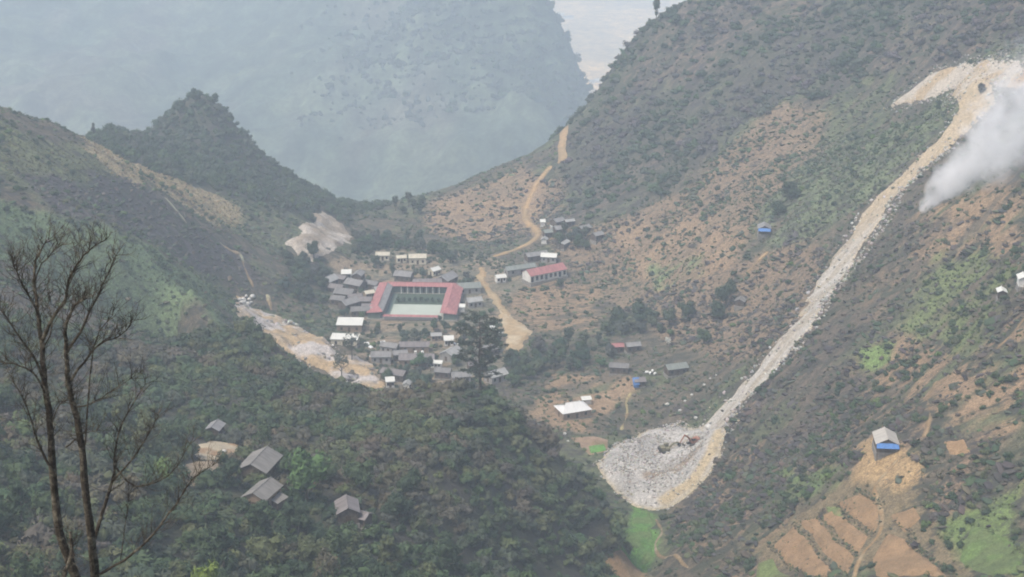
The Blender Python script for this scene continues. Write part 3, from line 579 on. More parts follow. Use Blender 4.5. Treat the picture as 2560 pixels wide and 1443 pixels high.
def house(name, label, u, v, L, W, yaw, roof='grey', wall='earth', h=2.7, pitch=27, style='gable', group=None, far=None, over=0.6, doors=True, cat='house', blue=False, lift=None, dz=0.0):
    p = site_lift(u, v, h + 0.6 if lift is None else lift, far); a = R(yaw); ca, sa = math.cos(a), math.sin(a)
    cor = [float(hz(p[0] + x * ca - y * sa, p[1] + x * sa + y * ca)) for x in (-L / 2, L / 2) for y in (-W / 2, W / 2)]
    z0 = 0.5 * float(hz(*p)) + 0.5 * (sum(cor) / 4) + 0.15 + dz
    o = empty(name, (p[0], p[1], z0), a); tag(o, label, cat, group)
    l, w = L / 2 - over * 0.6, W / 2 - over * 0.6; rise = math.tan(R(pitch)) * W / 2
    lowest = min(cor) - z0 - 0.5
    MB().box(-l - 0.15, l + 0.15, -w - 0.15, w + 0.15, lowest, 0.12).build('plinth', PLINTH, o)
    wm = MB(); k = rise * (w / (W / 2)) - 0.12; ins = max(0.0, k)
    if style == 'shed':
        s = rise * 0.9
        wm.add([(-l, -w, 0.12), (l, -w, 0.12), (l, w, 0.12), (-l, w, 0.12), (-l, -w, h), (l, -w, h), (l, w, h + s), (-l, w, h + s)], [(0, 3, 2, 1), (0, 1, 5, 4), (1, 2, 6, 5), (2, 3, 7, 6), (3, 0, 4, 7), (4, 5, 6, 7)])
    else:
        wm.add([(-l, -w, 0.12), (l, -w, 0.12), (l, w, 0.12), (-l, w, 0.12), (-l, -w, h), (l, -w, h), (l, w, h), (-l, w, h), (-l, 0, h + (ins if style == 'gable' else 0)), (l, 0, h + (ins if style == 'gable' else 0))],
               [(0, 3, 2, 1), (0, 1, 5, 4), (2, 3, 7, 6), (1, 2, 6, 9, 5), (3, 0, 4, 8, 7), (4, 5, 9, 8), (6, 7, 8, 9)])
    wm.build('wall', WALLS[wall], o)
    LX, WY, t = L / 2, W / 2, 0.09; ze, zr = h - 0.08 - over * 0.0, h - 0.08 + rise
    rm = MB()
    if style == 'shed':
        s = rise * 0.9 * (WY / w)
        rm.slab([(-LX, -WY, h + 0.1 - s * 0.06), (LX, -WY, h + 0.1 - s * 0.06), (LX, WY, h + 0.1 + s), (-LX, WY, h + 0.1 + s)], -t)
        ro = rm.build('roof', ROOFS[roof], o)
    else:
        if style == 'hip':                                       # small gable set high over hipped ends
            g = LX - W * 0.34; m = 0.42; zm = ze + (zr - ze) * (1 - m)
            for s in (-1, 1):
                rm.slab([(s * -g, 0, zr), (s * -LX, s * -WY, ze), (s * LX, s * -WY, ze), (s * g, 0, zr)], t)
                rm.slab([(s * (g + 0.02), WY * -m * s, zm + 0.02), (s * LX, -WY * s, ze + 0.01), (s * LX, WY * s, ze + 0.01), (s * (g + 0.02), WY * m * s, zm + 0.02)], t)
            ro = rm.build('roof', ROOFS[roof], o)
            for s in (-1, 1): MB().add([(s * (g - 0.3), -WY * m, zm), (s * (g - 0.3), WY * m, zm), (s * (g - 0.3), 0, zr - 0.05)], [(0, 1, 2) if s > 0 else (0, 2, 1)]).build('gable_vent', DARKM, o)
            MB().tube([(-g, 0, zr + 0.04), (g, 0, zr + 0.04)], 0.12, 6).build('ridge_cap', ROOFS[roof], ro)
        else:
            rm.slab([(-LX, -WY, ze), (LX, -WY, ze), (LX, 0, zr), (-LX, 0, zr)], -t)
            rm.slab([(LX, WY, ze), (-LX, WY, ze), (-LX, -0.003, zr), (LX, -0.003, zr)], -t)
            ro = rm.build('roof', ROOFS[roof], o)
            MB().tube([(-LX - 0.02, 0, zr + 0.08), (LX + 0.02, 0, zr + 0.08)], 0.14, 6).build('ridge_cap', ROOFS[roof], ro)
    if doors:
        # the long wall turned to the viewer gets the door and windows, the gable a door as well
        side = -1 if math.cos(a) > 0 else 1; end = -1 if math.sin(a) > 0 else 1; dh = min(2.0, h - 0.35)
        d = MB().box(-0.5, 0.5, side * w - 0.05, side * w + 0.05, 0.12, dh).build('door', WOODM, o)
        MB().box(0.32, 0.4, side * w + side * 0.05 - 0.02, side * w + side * 0.05 + 0.02, 0.95, 1.1).build('handle', CONC, d)
        for x in (-l * 0.62, l * 0.62):
            wi = MB().box(x - 0.45, x + 0.45, side * w - 0.04, side * w + 0.04, 0.95, dh).build('window', DARKM, o)
            MB().box(x - 0.5, x + 0.5, side * w - 0.06, side * w + 0.06, 0.86, 0.945).build('sill', WOODM, wi)
        if W > 4: MB().box(end * l - 0.05, end * l + 0.05, -0.55, 0.55, 0.12, dh).build('door', WOODM, o)
    if blue:
        end = -1 if math.sin(a) > 0 else 1
        MB().slab([(end * (l + 0.1), -WY * 0.9, h + 0.25), (end * (l + 1.3), -WY * 0.95, h - 0.7), (end * (l + 1.3), WY * 0.95, h - 0.75), (end * (l + 0.1), WY * 0.9, h + 0.25)][::(1 if end < 0 else 1)], 0.04).build('tarpaulin', BLUE, o)
        for s in (-1, 1): MB().tube([(end * (l + 1.2), s * WY * 0.85, lowest), (end * (l + 1.2), s * WY * 0.85, h - 0.75)], 0.07, 6).build('post', WOODM, o)
    rr = max(L, W) * 0.5
    c, s_ = ca, sa; px, py = p
    BLOCKS.append((lambda X, Y: np.minimum(L / 2 - np.abs((X - px) * c + (Y - py) * s_), W / 2 - np.abs(-(X - px) * s_ + (Y - py) * c)), 0.7 if L > 5 else 0.3))
    return o
SP, VH = 'farm buildings on the near spur', 'village houses round the red roofed hall'
HOUSES = [
 ('farmhouse','large grey gabled farmhouse with dark open front beside the bright green tree',648,1152,9.4,7.2,76,'straw','wood',dict(h=3.2)),
 ('farmhouse','pale grey gabled farmhouse below the large dark fronted one',655,1222,7.8,5.6,70,'straw','earth',dict(h=2.8)),
 ('lean_to','little pale lean-to roof at the side of the lower grey farmhouse',692,1243,3.6,3.2,60,'straw','wood',dict(h=2.0,style='shed',doors=False)),
 ('cottage','brown grey steep cottage with its gable in dark scrub below the green tree',868,1262,6.4,5.0,100,'mauve','wood',{}),
 ('shed','low grey shed sloping down beside the brown grey cottage',898,1283,5.2,3.6,152,'mauve','wood',dict(h=2.2)),
 ('hut','tiny dark gabled hut above the orange farm yard',537,1063,4.6,3.8,80,'grey','wood',dict(h=2.0)),
 ('valley_house','whitish hipped roof house on brown walls in the bare brown field',1432,1016,11.5,8.4,22,'steel','earth',dict(style='hip',h=2.8,far=430)),
 ('shed','small white flat shed just behind the whitish hipped house',1466,997,3.8,2.0,15,'white','white',dict(h=1.8,style='shed',far=430,doors=False)),
 ('hut','blue tarpaulin hut with brown roof beside the footpath',1598,948,4.5,4.2,10,'mauve','wood',dict(h=2.2,far=430)),
 ('house','dark grey roofed house at the top edge of the brown field',1548,912,7.5,4.4,-8,'dark','wood',dict(far=430)),
 ('house','green grey roofed house half hidden in trees beside the white sacks',1690,915,8.5,5.0,18,'green','wood',dict(far=430)),
 ('hut','small red roofed hut under the wide dark trees',1543,862,5.2,3.6,8,'red','wood',dict(far=430)),
 ('house','plain grey roofed house next to the small red roofed hut',1582,860,6.0,4.0,14,'grey','wood',dict(far=430)),
 ('house','grey gabled house tilted below the bare ground south of the hall',975,862,7.5,4.6,-20,'grey','grey',{}),
 ('long_house','long brown grey roof along the bare ground south of the hall',1036,860,12,5.0,0,'mauve','earth',{}),
 ('house','squat grey house at the corner next to the tilted grey one',953,886,8.0,5.4,0,'grey','grey',{}),
 ('long_house','wide pinkish grey house with two white tanks on its roof',1042,892,14,6.2,0,'mauve','earth',{}),
 ('house','pale grey pointed house under the tall conifer beside the white block',1128,878,8.0,6.4,58,'pale','grey',{}),
 ('shed','thin white roofed shed in front of the pale grey pointed house',1090,906,5.0,2.0,-10,'white','white',dict(h=2.0,style='shed')),
 ('house','dark brownish house below the wide pinkish grey one',985,928,10,5.2,-22,'mauve','wood',{}),
 ('shed','white walled shed beside the foot of the quarry ramp',975,950,3.6,2.8,10,'white','white',dict(h=2.4,style='shed')),
 ('shed','white walled shed with grey roof beside the narrow dark tree',1018,956,3.8,3.0,80,'pale','white',dict(h=2.4)),
 ('shed','flat brown grey shed at the edge of the spur woods',990,1002,6.4,4.0,0,'mauve','earth',dict(h=2.2,style='shed')),
 ('hut','white block hut between the hall and the tall conifer',1122,846,4.2,3.2,5,'white','white',dict(h=2.4,style='shed')),
 ('warehouse','clean white roofed shed below the hall, the upper of two',875,805,10.8,6.6,-2,'white','earth',dict(h=3,pitch=17,style='shed')),
 ('warehouse','cream white roofed shed below the hall, the lower of two',862,842,11,5.0,-6,'white','cream',dict(h=2.8,pitch=16,style='shed')),
 ('house','grey house at the base of the tall conifer',1152,934,7.5,5.0,12,'grey','grey',{}),
 ('house','grey house between the tall conifer and the valley grove',1240,932,8.0,6.0,35,'pale','grey',{}),
 ('house','light grey steep house at the outer west end of the village',824,697,7.0,5.6,58,'pale','wood',dict(pitch=32)),
 ('shed','small white roofed shed among the western grey houses',866,682,4.8,3.6,4,'white','grey',dict(h=2.4,style='shed')),
 ('house','grey house with a narrow gable just behind the white shed',896,683,6.5,4.8,78,'grey','wood',{}),
 ('house','big grey roofed house in the middle of the western cluster',889,706,9.0,6.6,-30,'grey','wood',{}),
 ('house','brownish grey house between the light grey and white roofed ones',850,692,7.0,4.6,-25,'mauve','wood',{}),
 ('house','dark grey broad house below the middle of the western cluster',863,728,9.0,6.6,-20,'dark','wood',{}),
 ('hut','beige roofed hut beside the red hall wing',922,729,4.8,3.8,30,'beige','earth',dict(h=2.4)),
 ('house','mauve grey house close to the red hall wing',910,747,7.0,5.0,0,'mauve','wood',{}),
 ('house','grey gabled house at the lower end of the western cluster',872,753,8.5,6.2,45,'grey','wood',{}),
 ('house','long low dark house above the clean white shed',900,772,8.0,5.0,8,'dark','wood',{}),
 ('house','brown grey house wedged behind the dark broad house',842,716,7.0,5.0,-25,'mauve','wood',{}),
 ('house','mauve roofed house between the dark broad and the mauve grey one',886,739,6.5,4.6,20,'mauve','wood',{}),
 ('house','old dark roofed house at the lower west edge of the cluster',846,744,6.5,5.0,-15,'dark','wood',{}),
 ('hut','brownish hut squeezed against the hall wing foot',918,762,5.0,3.6,5,'mauve','wood',dict(h=2.2)),
 ('house','dark grey house standing behind the beige hut',932,706,6.5,4.6,-28,'dark','wood',{}),
 ('house','grey house between the squat grey and the wide pinkish ones',1000,880,6.0,4.4,12,'grey','wood',{}),
 ('house','dark roofed house below the pale grey pointed house',1108,924,6.5,4.6,-12,'dark','wood',{}),
 ('house','mauve roofed house behind the trunk of the tall conifer',1190,905,7.0,5.0,15,'mauve','wood',{}),
 ('house','grey roofed house beside the lower end of the village track',1222,868,7.0,5.0,30,'grey','wood',{}),
 ('hut','pale hut with a dark roof edge on the bare ground',1090,835,4.6,3.4,10,'pale','earth',dict(h=2.2)),
 ('hut','pale hut behind the corner of the hall',947,719,5.0,4.0,30,'pale','grey',dict(h=2.4)),
 ('hut','blue grey lean-to hut at the front corner of the hall',928,776,4.6,3.4,-40,'pale','grey',dict(h=2.4,style='shed')),
 ('house','clean grey roofed house behind the hall in the grove',1010,684,8.4,6.2,-15,'grey','wood',{}),
 ('house','beige walled house furthest into the northern grove',957,634,6.8,4.2,0,'beige','cream',dict(far=560)),
 ('house','cream walled house with ochre front behind the grove',1044,640,8.5,5.2,4,'beige','cream',dict(far=560,h=3.2)),
 ('hut','pale broken walled hut beside the cream walled house',1003,641,5.0,3.8,12,'beige','cream',dict(far=560,h=2.4)),
 ('hut','bright cream hut below the cream walled house',1086,672,5.0,4.2,42,'white','cream',dict(far=560,h=2.6)),
 ('house','large grey roofed house behind the hall towards the track',1117,691,9.6,7.0,60,'grey','wood',{}),
 ('long_house','long brown grey roof close behind the hall back wing',1068,702,13,5.0,6,'mauve','wood',{}),
 ('house','green grey sheet roofed house at the back corner of the hall',1172,713,10.5,6.4,10,'green','grey',{}),
 ('house','pale grey house between the hall wing and the tall conifer crown',1185,748,7.0,5.2,20,'pale','grey',{}),
 ('hut','very small white hut against the hall wing',1155,765,2.8,2.4,0,'white','white',dict(h=2.2,style='shed',doors=False)),
 ('long_house','long green grey roof running behind the red roofed school',1300,667,15,5.0,24,'green','grey',dict(far=500)),
 ('hut','white roofed hut beside the track junction near the school',1251,690,5.0,4.0,20,'white','white',dict(h=2.4,far=500)),
 ('house','white roofed house above the red roofed school',1373,637,7.6,5.0,-10,'white','grey',dict(far=500)),
 ('long_house','long grey roofed house below the road bend',1340,634,11,5.0,25,'grey','wood',dict(far=500)),
 ('water_tank_house','small white cube house on its own beside the road bend',1357,553,2.8,2.6,0,'white','white',dict(h=2.4,style='shed',doors=False,far=500)),
 ('house','grey house at the top of the hamlet above the road bend',1394,549,6.6,4.8,45,'grey','wood',dict(far=500)),
 ('house','pale grey house at the uphill end of the hamlet',1423,551,5.2,3.2,24,'pale','wood',dict(far=500)),
 ('house','plain grey house in the middle of the hamlet',1398,569,5.6,5.0,20,'grey','wood',dict(far=500)),
 ('shed','thin white roofed shed in the hamlet between two grey houses',1379,567,3.2,1.6,100,'white','white',dict(h=2.0,style='shed',doors=False,far=500)),
 ('house','green grey house at the lower corner of the hamlet',1369,578,4.6,4.2,20,'green','wood',dict(far=500)),
 ('house','grey gabled house apart on the slope side of the hamlet',1460,568,6.4,4.6,40,'grey','wood',dict(far=500)),
 ('house','grey gabled house furthest up slope from the hamlet',1493,584,5.8,4.4,40,'grey','wood',dict(far=500)),
 ('hut','pale hut with a dark doorway below the hamlet',1361,595,3.6,3.2,80,'pale','white',dict(h=2.2,far=500)),
 ('shed','narrow pale roofed shed standing in the hamlet trees',1414,606,7.0,2.0,62,'pale','wood',dict(h=2.2,style='shed',doors=False,far=500)),
 ('hut','grey gabled hut with a blue front on the slope by dark trees',1911,566,6.2,5.4,82,'grey','wood',dict(h=2.4,blue=True)),
 ('hut','pale triangular roofed hut beside the two tall dark trees',1851,750,4.4,4.2,70,'straw','wood',dict(h=2.0)),
 ('hut','pale thatched hut with a blue tarpaulin awning above the terraced fields',2215,1092,7.6,6.0,84,'thatch','wood',dict(h=2.5,blue=True)),
 ('hut','white roofed hut on the grassy upper slope',2505,724,3.8,2.8,80,'white','wood',dict(h=2.2)),
 ('hut','white walled hut at the far end of the grassy slope',2560,690,4.5,3.5,80,'white','white',dict(h=2.4)),
]
for nm, lab, u, v, L, W, yaw, rf, wl_, kw in HOUSES:
    kw = dict(kw); kw.setdefault('far', 430 if 560 < v < 1000 and 800 < u < 1300 else None)
    if 940 <= v < 1005 and u < 1030: kw['far'] = 440
    grp = SP if v > 1040 and u < 1000 else (VH if 800 < u < 1300 else None)
    o = house(nm, lab, u, v, L, W, yaw, rf, wl_, group=grp, **kw)
    if 'blue tarpaulin hut' in lab:
        MB().slab([(-2.7, -2.35, 1.2), (-0.3, -2.35, 1.2), (-0.3, -0.3, 3.35), (-2.7, -0.3, 3.35)], -0.05).build('tarpaulin', BLUE, o)
        MB().box(-2.6, -0.6, -2.2, -2.12, 0.1, 1.6).build('tarpaulin', BLUE, o)
    if 'two white tanks' in lab:
        for x in (-0.5, 2.2): MB().tube([(x, 0.6, 3.4), (x, 0.6, 5.1)], 0.55, 10).build('water_tank', WALLS['white'], o)

# the hall: three red roofed wings round a pale court
hp = site_lift(1042, 753, 2.0, 450)
hall = empty('courtyard_hall', (hp[0], hp[1], float(hz(*hp)) + 0.6), R(-3.0)); tag(hall, 'red roofed three-winged hall round a pale green court', 'hall')
HW, HD, HH, WW = 19.0, 20.0, 2.7, 7.0
REDR = ROOFS['red']
MB().box(-HW, HW, -HD, HD, -3.5, 0.0).build('terrace_wall', PLINTH, hall)
MB().box(-HW + 9.2, HW - 7.2, -HD + 0.8, -1.0, 0.0, 0.06).build('court_floor', COURT, hall)
MB().box(-HW + 9.2, HW - 7.2, -0.95, HD - WW, 0.0, 0.05).build('lawn', plain('court_lawn', (0.05, 0.075, 0.05), 0.2, 0.6), hall)
GREENW = plain('green_plaster', (0.13, 0.17, 0.145), 0.12, 0.5)
MB().box(-HW + WW, -HW + 9.15, -HD + 0.8, HD - WW, 0.0, 0.05).build('walkway', GREENW, hall)
MB().box(-HW + WW, HW - WW, -HD + 0.1, -HD + 0.5, 0.0, 0.9).build('parapet', CONC, hall)
MB().slab([(-HW + WW, -HD - 0.7, 1.5), (HW - WW, -HD - 0.7, 1.5), (HW - WW, -HD + 0.7, 2.0), (-HW + WW, -HD + 0.7, 2.0)], 0.1).build('gallery_roof', ROOFS['red'], hall)
for k in range(8): MB().box(-11.2 + 3.2 * k - .1, -11.2 + 3.2 * k + .1, -HD + .2, -HD + .4, .9, 1.75).build('post', WALLS['white'], hall)
GREENW = plain('green_plaster', (0.13, 0.17, 0.145), 0.12, 0.5)
MB().box(-HW + 0.6, -HW + 5.6, -HD + 0.6, HD - 0.6, 0.0, HH - 0.3).build('wing_wall', GREENW, hall)
MB().box(HW - 5.6, HW - 0.6, -HD + 0.6, HD - 0.6, 0.0, HH - 0.3).build('wing_wall', GREENW, hall)
MB().box(-HW + 5.65, HW - 5.65, HD - 5.6, HD - 0.6, 0.0, HH - 0.35).build('wing_wall', GREENW, hall)
zr_ = HH + 1.7; rx = 4.3
W_ = -HW; E_ = HW; S_ = -HD; N_ = HD
roofs = [  # wing slopes, mitred at the corners
 ([(W_, N_, HH), (W_, S_, HH), (W_ + rx, S_ + 5, zr_), (W_ + rx, N_ - rx, zr_)], REDR), ([(W_ + rx, N_ - rx, zr_), (W_ + rx, S_ + 5, zr_), (W_ + WW, S_, HH + 0.7), (W_ + WW, N_ - WW, HH + 0.7)], ROOFS['grey']),
 ([(E_, S_, HH), (E_, N_, HH), (E_ - rx, N_ - rx, zr_), (E_ - rx, S_ + 5, zr_)], REDR), ([(E_ - rx, S_ + 5, zr_), (E_ - rx, N_ - rx, zr_), (E_ - WW, N_ - WW, HH + 0.7), (E_ - WW, S_, HH + 0.7)], REDR),
 ([(E_, N_, HH), (W_, N_, HH), (W_ + rx, N_ - rx, zr_), (E_ - rx, N_ - rx, zr_)], REDR), ([(W_ + WW, N_ - WW, HH + 0.7), (E_ - WW, N_ - WW, HH + 0.7), (E_ - rx, N_ - rx, zr_), (W_ + rx, N_ - rx, zr_)], REDR)]
for q, mt in roofs:
    MB().slab(q, 0.12).build('roof_slope', mt, hall)
for x0, x1, xr in ((W_, W_ + WW, W_ + rx), (E_ - WW, E_, E_ - rx)):
    a_, b_ = (HH, HH + .7) if x0 == W_ else (HH + .7, HH)
    MB().add([(x0, S_, a_), (x1, S_, b_), (xr, S_ + 5, zr_), (x0, S_, a_ - .12), (x1, S_, b_ - .12), (xr, S_ + 5, zr_ - .12)], [(0, 1, 2), (5, 4, 3), (0, 3, 4, 1), (1, 4, 5, 2), (2, 5, 3, 0)]).build('roof_slope', REDR, hall)
for x in (W_ + rx, E_ - rx): MB().tube([(x, S_ + 5, zr_ + 0.05), (x, N_ - rx, zr_ + 0.05)], 0.16, 6).build('ridge_cap', REDR, hall)
MB().tube([(W_ + rx, N_ - rx, zr_ + 0.05), (E_ - rx, N_ - rx, zr_ + 0.05)], 0.16, 6).build('ridge_cap', REDR, hall)
for k in range(7): MB().box(-8.4 + 2.8 * k - 0.16, -8.4 + 2.8 * k + 0.16, N_ - WW + 0.25, N_ - WW + 0.57, 0, HH + 0.45).build('column', WALLS['white'], hall)
for k in range(6): MB().box(-7.4 + 2.8 * k, -6.6 + 2.8 * k, N_ - 5.66, N_ - 5.58, 0.05, 2.3).build('door', DARKM, hall)
BLOCKS.append((lambda X, Y, a=hp[0], b=hp[1]: np.minimum(21 - np.abs(X - a), 22 - np.abs(Y - b)), 0.5))
for k in range(8):
    q = (hp[0] - 8.3 + 2.5 * k, hp[1] + 2.2 + random.uniform(-0.6, 0.6))
    # courtyard shrubs along the back of the pale floor
    HALL_SHRUBS = globals().setdefault('HALL_SHRUBS', []); HALL_SHRUBS.append((q[0], q[1], hall.location.z))

# the school with its red roof
a0, a1 = site_lift(1318, 690, 4.0, 500), site_lift(1404, 664, 4.0, 500)
sc = (a0 + a1) / 2; syaw = math.atan2(*(a1 - a0)[::-1]); SLn = float(np.hypot(*(a1 - a0))) + 1.5
school = empty('school', (sc[0], sc[1], float(hz(*sc)) + 0.9), syaw); tag(school, 'long white walled school with red roof and a row of dark windows', 'school')
sl, sw = SLn / 2, 4.0
MB().box(-sl, sl, -sw, sw, -3.5, 0).build('plinth', PLINTH, school)
MB().add([(-sl + .3, -sw + .7, 0), (sl - .3, -sw + .7, 0), (sl - .3, sw - .7, 0), (-sl + .3, sw - .7, 0), (-sl + .3, -sw + .7, 3.2), (sl - .3, -sw + .7, 3.2), (sl - .3, sw - .7, 3.2), (-sl + .3, sw - .7, 3.2), (-sl + .3, 0, 5.0), (sl - .3, 0, 5.0)], [(0, 3, 2, 1), (0, 1, 5, 4), (2, 3, 7, 6), (1, 2, 6, 9, 5), (3, 0, 4, 8, 7)]).build('wall', WALLS['white'], school)
MB().slab([(-sl + .1, -sw + .2, 3.0), (sl - .1, -sw + .2, 3.0), (sl - .1, 0, 5.15), (-sl + .1, 0, 5.15)], -0.12).build('roof_slope', REDR, school)
MB().slab([(sl - .1, sw - .2, 3.0), (-sl + .1, sw - .2, 3.0), (-sl + .1, -.003, 5.15), (sl - .1, -.003, 5.15)], -0.12).build('roof_slope', REDR, school)
nw = 8
for k in range(nw):
    x = -sl + 1.4 + (2 * sl - 2.8) * k / (nw - 1)
    wi = MB().box(x - 0.62, x + 0.62, -sw + .60, -sw + .76, 0.6 if k % 3 else 0.05, 2.45).build('window', DARKM, school)
    MB().box(x - 0.6, x + 0.6, -sw + .5, -sw + .6, 2.52, 2.64).build('lintel', WALLS['white'], wi)
BLOCKS.append((lambda X, Y, P=np.array([a0, a1]): 5.0 + sdf(P, X, Y, False), 0.5))

# ------------------------------------------------------------------ trees
BARK = plain('bark', (0.09, 0.075, 0.06), 0.4, 2.0, 0.95)
def trunk_mesh(name, seed, h, r, limbs=4, crown_r=1.0):
    g = random.Random(seed); m = MB(); top = (g.uniform(-0.1, 0.1) * h, g.uniform(-0.1, 0.1) * h, h)
    m.tube([(0, 0, -0.6), (0, 0, 0), (top[0] * 0.3, top[1] * 0.3, h * 0.45), top], [r * 1.2, r, r * 0.75, r * 0.3], 7)
    for k in range(limbs):
        a = 6.28 * k / limbs + g.uniform(-0.5, 0.5); z0 = h * g.uniform(0.45, 0.75); l = crown_r * g.uniform(0.5, 0.8)
        m.tube([(top[0] * 0.4, top[1] * 0.4, z0), (math.cos(a) * l * 0.5, math.sin(a) * l * 0.5, z0 + l * 0.35), (math.cos(a) * l, math.sin(a) * l, z0 + l * 0.7)], [r * 0.5, r * 0.35, r * 0.1], 5)
    return m.mesh(name, BARK)
# kinds of crown, all about one unit in radius on a one unit trunk
KINDS = {}
def add_kind(k, crown, trunk): KINDS[k] = (raw_mesh(k + '_crown', crown[0], crown[1], FOL_O), trunk)
for i in range(4): add_kind(f'round{i}', leaf_blob(200 + i, 10, 75, 0.11, spread=(0.62, 0.62, 0.5), lobe_r=(0.28, 0.46), base=0.95), trunk_mesh('round_trunk', 300 + i, 0.9, 0.07))
for i in range(2): add_kind(f'tall{i}', leaf_blob(210 + i, 12, 65, 0.10, spread=(0.38, 0.38, 0.9), lobe_r=(0.24, 0.36), base=1.5), trunk_mesh('tall_trunk', 310 + i, 1.8, 0.06, 5, 0.7))
for i in range(2): add_kind(f'airy{i}', leaf_blob(220 + i, 9, 45, 0.09, spread=(0.75, 0.75, 0.5), lobe_r=(0.18, 0.32), core=False, base=1.5), trunk_mesh('airy_trunk', 320 + i, 1.4, 0.045, 6, 1.1))
NTREE = [0]
def tree(name, kind, P, size, tint, label, group=None, stretch=1.0, cat='tree', rz=None):
    crown, trunk = KINDS[kind]
    o = bpy.data.objects.new(name, None); o.location = (P[0], P[1], P[2] - 0.1); o.scale = (size, size, size * stretch); o.rotation_euler = (0, 0, random.uniform(0, 6.28) if rz is None else rz); link(o)
    c = bpy.data.objects.new('crown', crown); c.color = (*tint, 1); link(c, o)
    link(bpy.data.objects.new('trunk', trunk), o)
    NTREE[0] += 1
    return tag(o, label, cat, group)
DG, MG, OL, BR, LG, GY_ = (0.036, 0.06, 0.03), (0.054, 0.085, 0.037), (0.082, 0.098, 0.043), (0.09, 0.08, 0.05), (0.095, 0.15, 0.045), (0.062, 0.076, 0.052)
SPECIAL = [  # (bearing, far, kind, radius m, stretch, tint, name, label)
 ((768,1262),None,'round0',6.6,1.1,(0.075,0.14,0.045),'leafy_tree','big bright green tree beside the two grey farmhouse roofs'),
 ((745,1330),None,'round1',4.2,1.0,DG,'leafy_tree','dark green tree just below the big bright green tree'),
 ((785,648),470,'round0',4.4,1.15,DG,'dark_tree','dark rounded tree standing alone in front of the far quarry'),
 ((1815,770),None,'round2',5.5,1.35,DG,'dark_tree','tall dark tree above the pale hut on the brown slope'),
 ((1795,800),None,'round3',5.0,1.0,DG,'dark_tree','broad dark tree beside the pale hut on the brown slope'),
 ((1975,500),None,'round1',5.0,1.0,DG,'dark_tree','dark tree above the blue fronted hut on the slope'),
 ((1945,540),None,'round2',4.2,0.9,DG,'dark_tree','low dark tree next to the blue fronted hut on the slope'),
 ((1720,800),None,'round0',4.5,1.0,DG,'dark_tree','dark tree between the tree clump and the red hut'),
 ((1550,815),None,'round3',6.0,0.9,DG,'dark_tree','wide dark tree behind the small red roofed hut'),
 ((1600,800),None,'round1',5.5,0.9,DG,'dark_tree','wide dark tree behind the grey roofed hut'),
 ((1760,860),None,'round2',4.0,1.0,MG,'leafy_tree','mid green tree on the brown slope above the greenish roof'),
 ((1400,720),450,'round0',2.6,1.0,DG,'dark_tree','small dark tree below the red roofed school'),
 ((1668,870),430,'airy0',2.6,0.8,(0.55,0.56,0.50),'blossom_tree','white blossoming tree beside the brown field edge'),
 ((1325,872),430,'tall1',1.2,1.4,(0.10,0.16,0.06),'small_tree','small bright green tree beside the pale village track'),
 ((880,905),440,'airy1',5.2,1.1,(0.055,0.07,0.045),'open_tree','open dark tree below the two white roofs'),
 ((855,950),430,'airy0',5.4,1.0,(0.065,0.08,0.05),'open_tree','open olive tree in front of the pale quarry ramp'),
 ((1085,905),440,'round3',2.6,1.0,DG,'dark_tree','dark tree between the grey roofs below the hall'),
 ((1040,985),440,'tall0',2.4,1.2,DG,'dark_tree','dark narrow tree beside the white walled shed'),
 ((1170,720),450,'round1',4.0,0.8,DG,'dark_tree','dark tree behind the hall corner near the green sheet roof'),
 ((235,345),500,'tall1',2.2,1.5,(0.06,0.065,0.05),'ridge_tree','tall thin tree alone on the western ridge'),
 ((650,345),700,'airy1',5.0,1.1,(0.07,0.075,0.06),'open_tree','bare open tree on the flank of the wooded peak'),
 ((585,285),700,'airy0',3.6,1.1,(0.07,0.075,0.06),'open_tree','bare open tree near the top of the wooded peak'),
 ((490,262),700,'round0',4.2,1.2,DG,'dark_tree','round dark tree on the very top of the wooded peak'),
 ((450,285),700,'round1',4.4,1.0,DG,'dark_tree','dark tree on the shoulder below the wooded peak top'),
 ((535,262),700,'round3',4.0,1.0,DG,'dark_tree','round dark tree just past the wooded peak top'),
 ((575,285),700,'round2',4.2,1.0,DG,'dark_tree','dark tree on the far shoulder of the wooded peak'),
 ((1640,62),600,'tall0',4.2,1.6,DG,'dark_tree','dark pointed tree on the knob of the eastern ridge'),
 ((1632,50),600,'airy1',5.0,1.4,(0.08,0.085,0.07),'open_tree','bare open tree beside the pointed tree on the eastern ridge'),
 ((1690,66),600,'round2',4.5,1.0,DG,'dark_tree','round dark tree on the eastern ridge beyond the knob'),
 ((1548,165),600,'airy0',2.6,1.2,(0.08,0.085,0.07),'open_tree','small bare tree leaning over the eastern ridge edge'),
 ((2455,235),None,'round3',2.6,1.0,(0.045,0.05,0.045),'dark_tree','dark tree at the fork of the mine road'),
 ((1245,880),430,'round1',3.0,1.0,MG,'leafy_tree','mid green tree at the end of the pale village track'),
 ((2110,1300),None,'round2',0.6,1.0,DG,'small_tree','tiny dark tree on the terraced brown field'),
]
SPECS = []
for (px, fr, kind, size, st, tint, nm, lab) in SPECIAL:
    p = site(*px, fr); tree(nm, kind, p, size, tint, lab, None, st); SPECS.append((p[0], p[1], size))
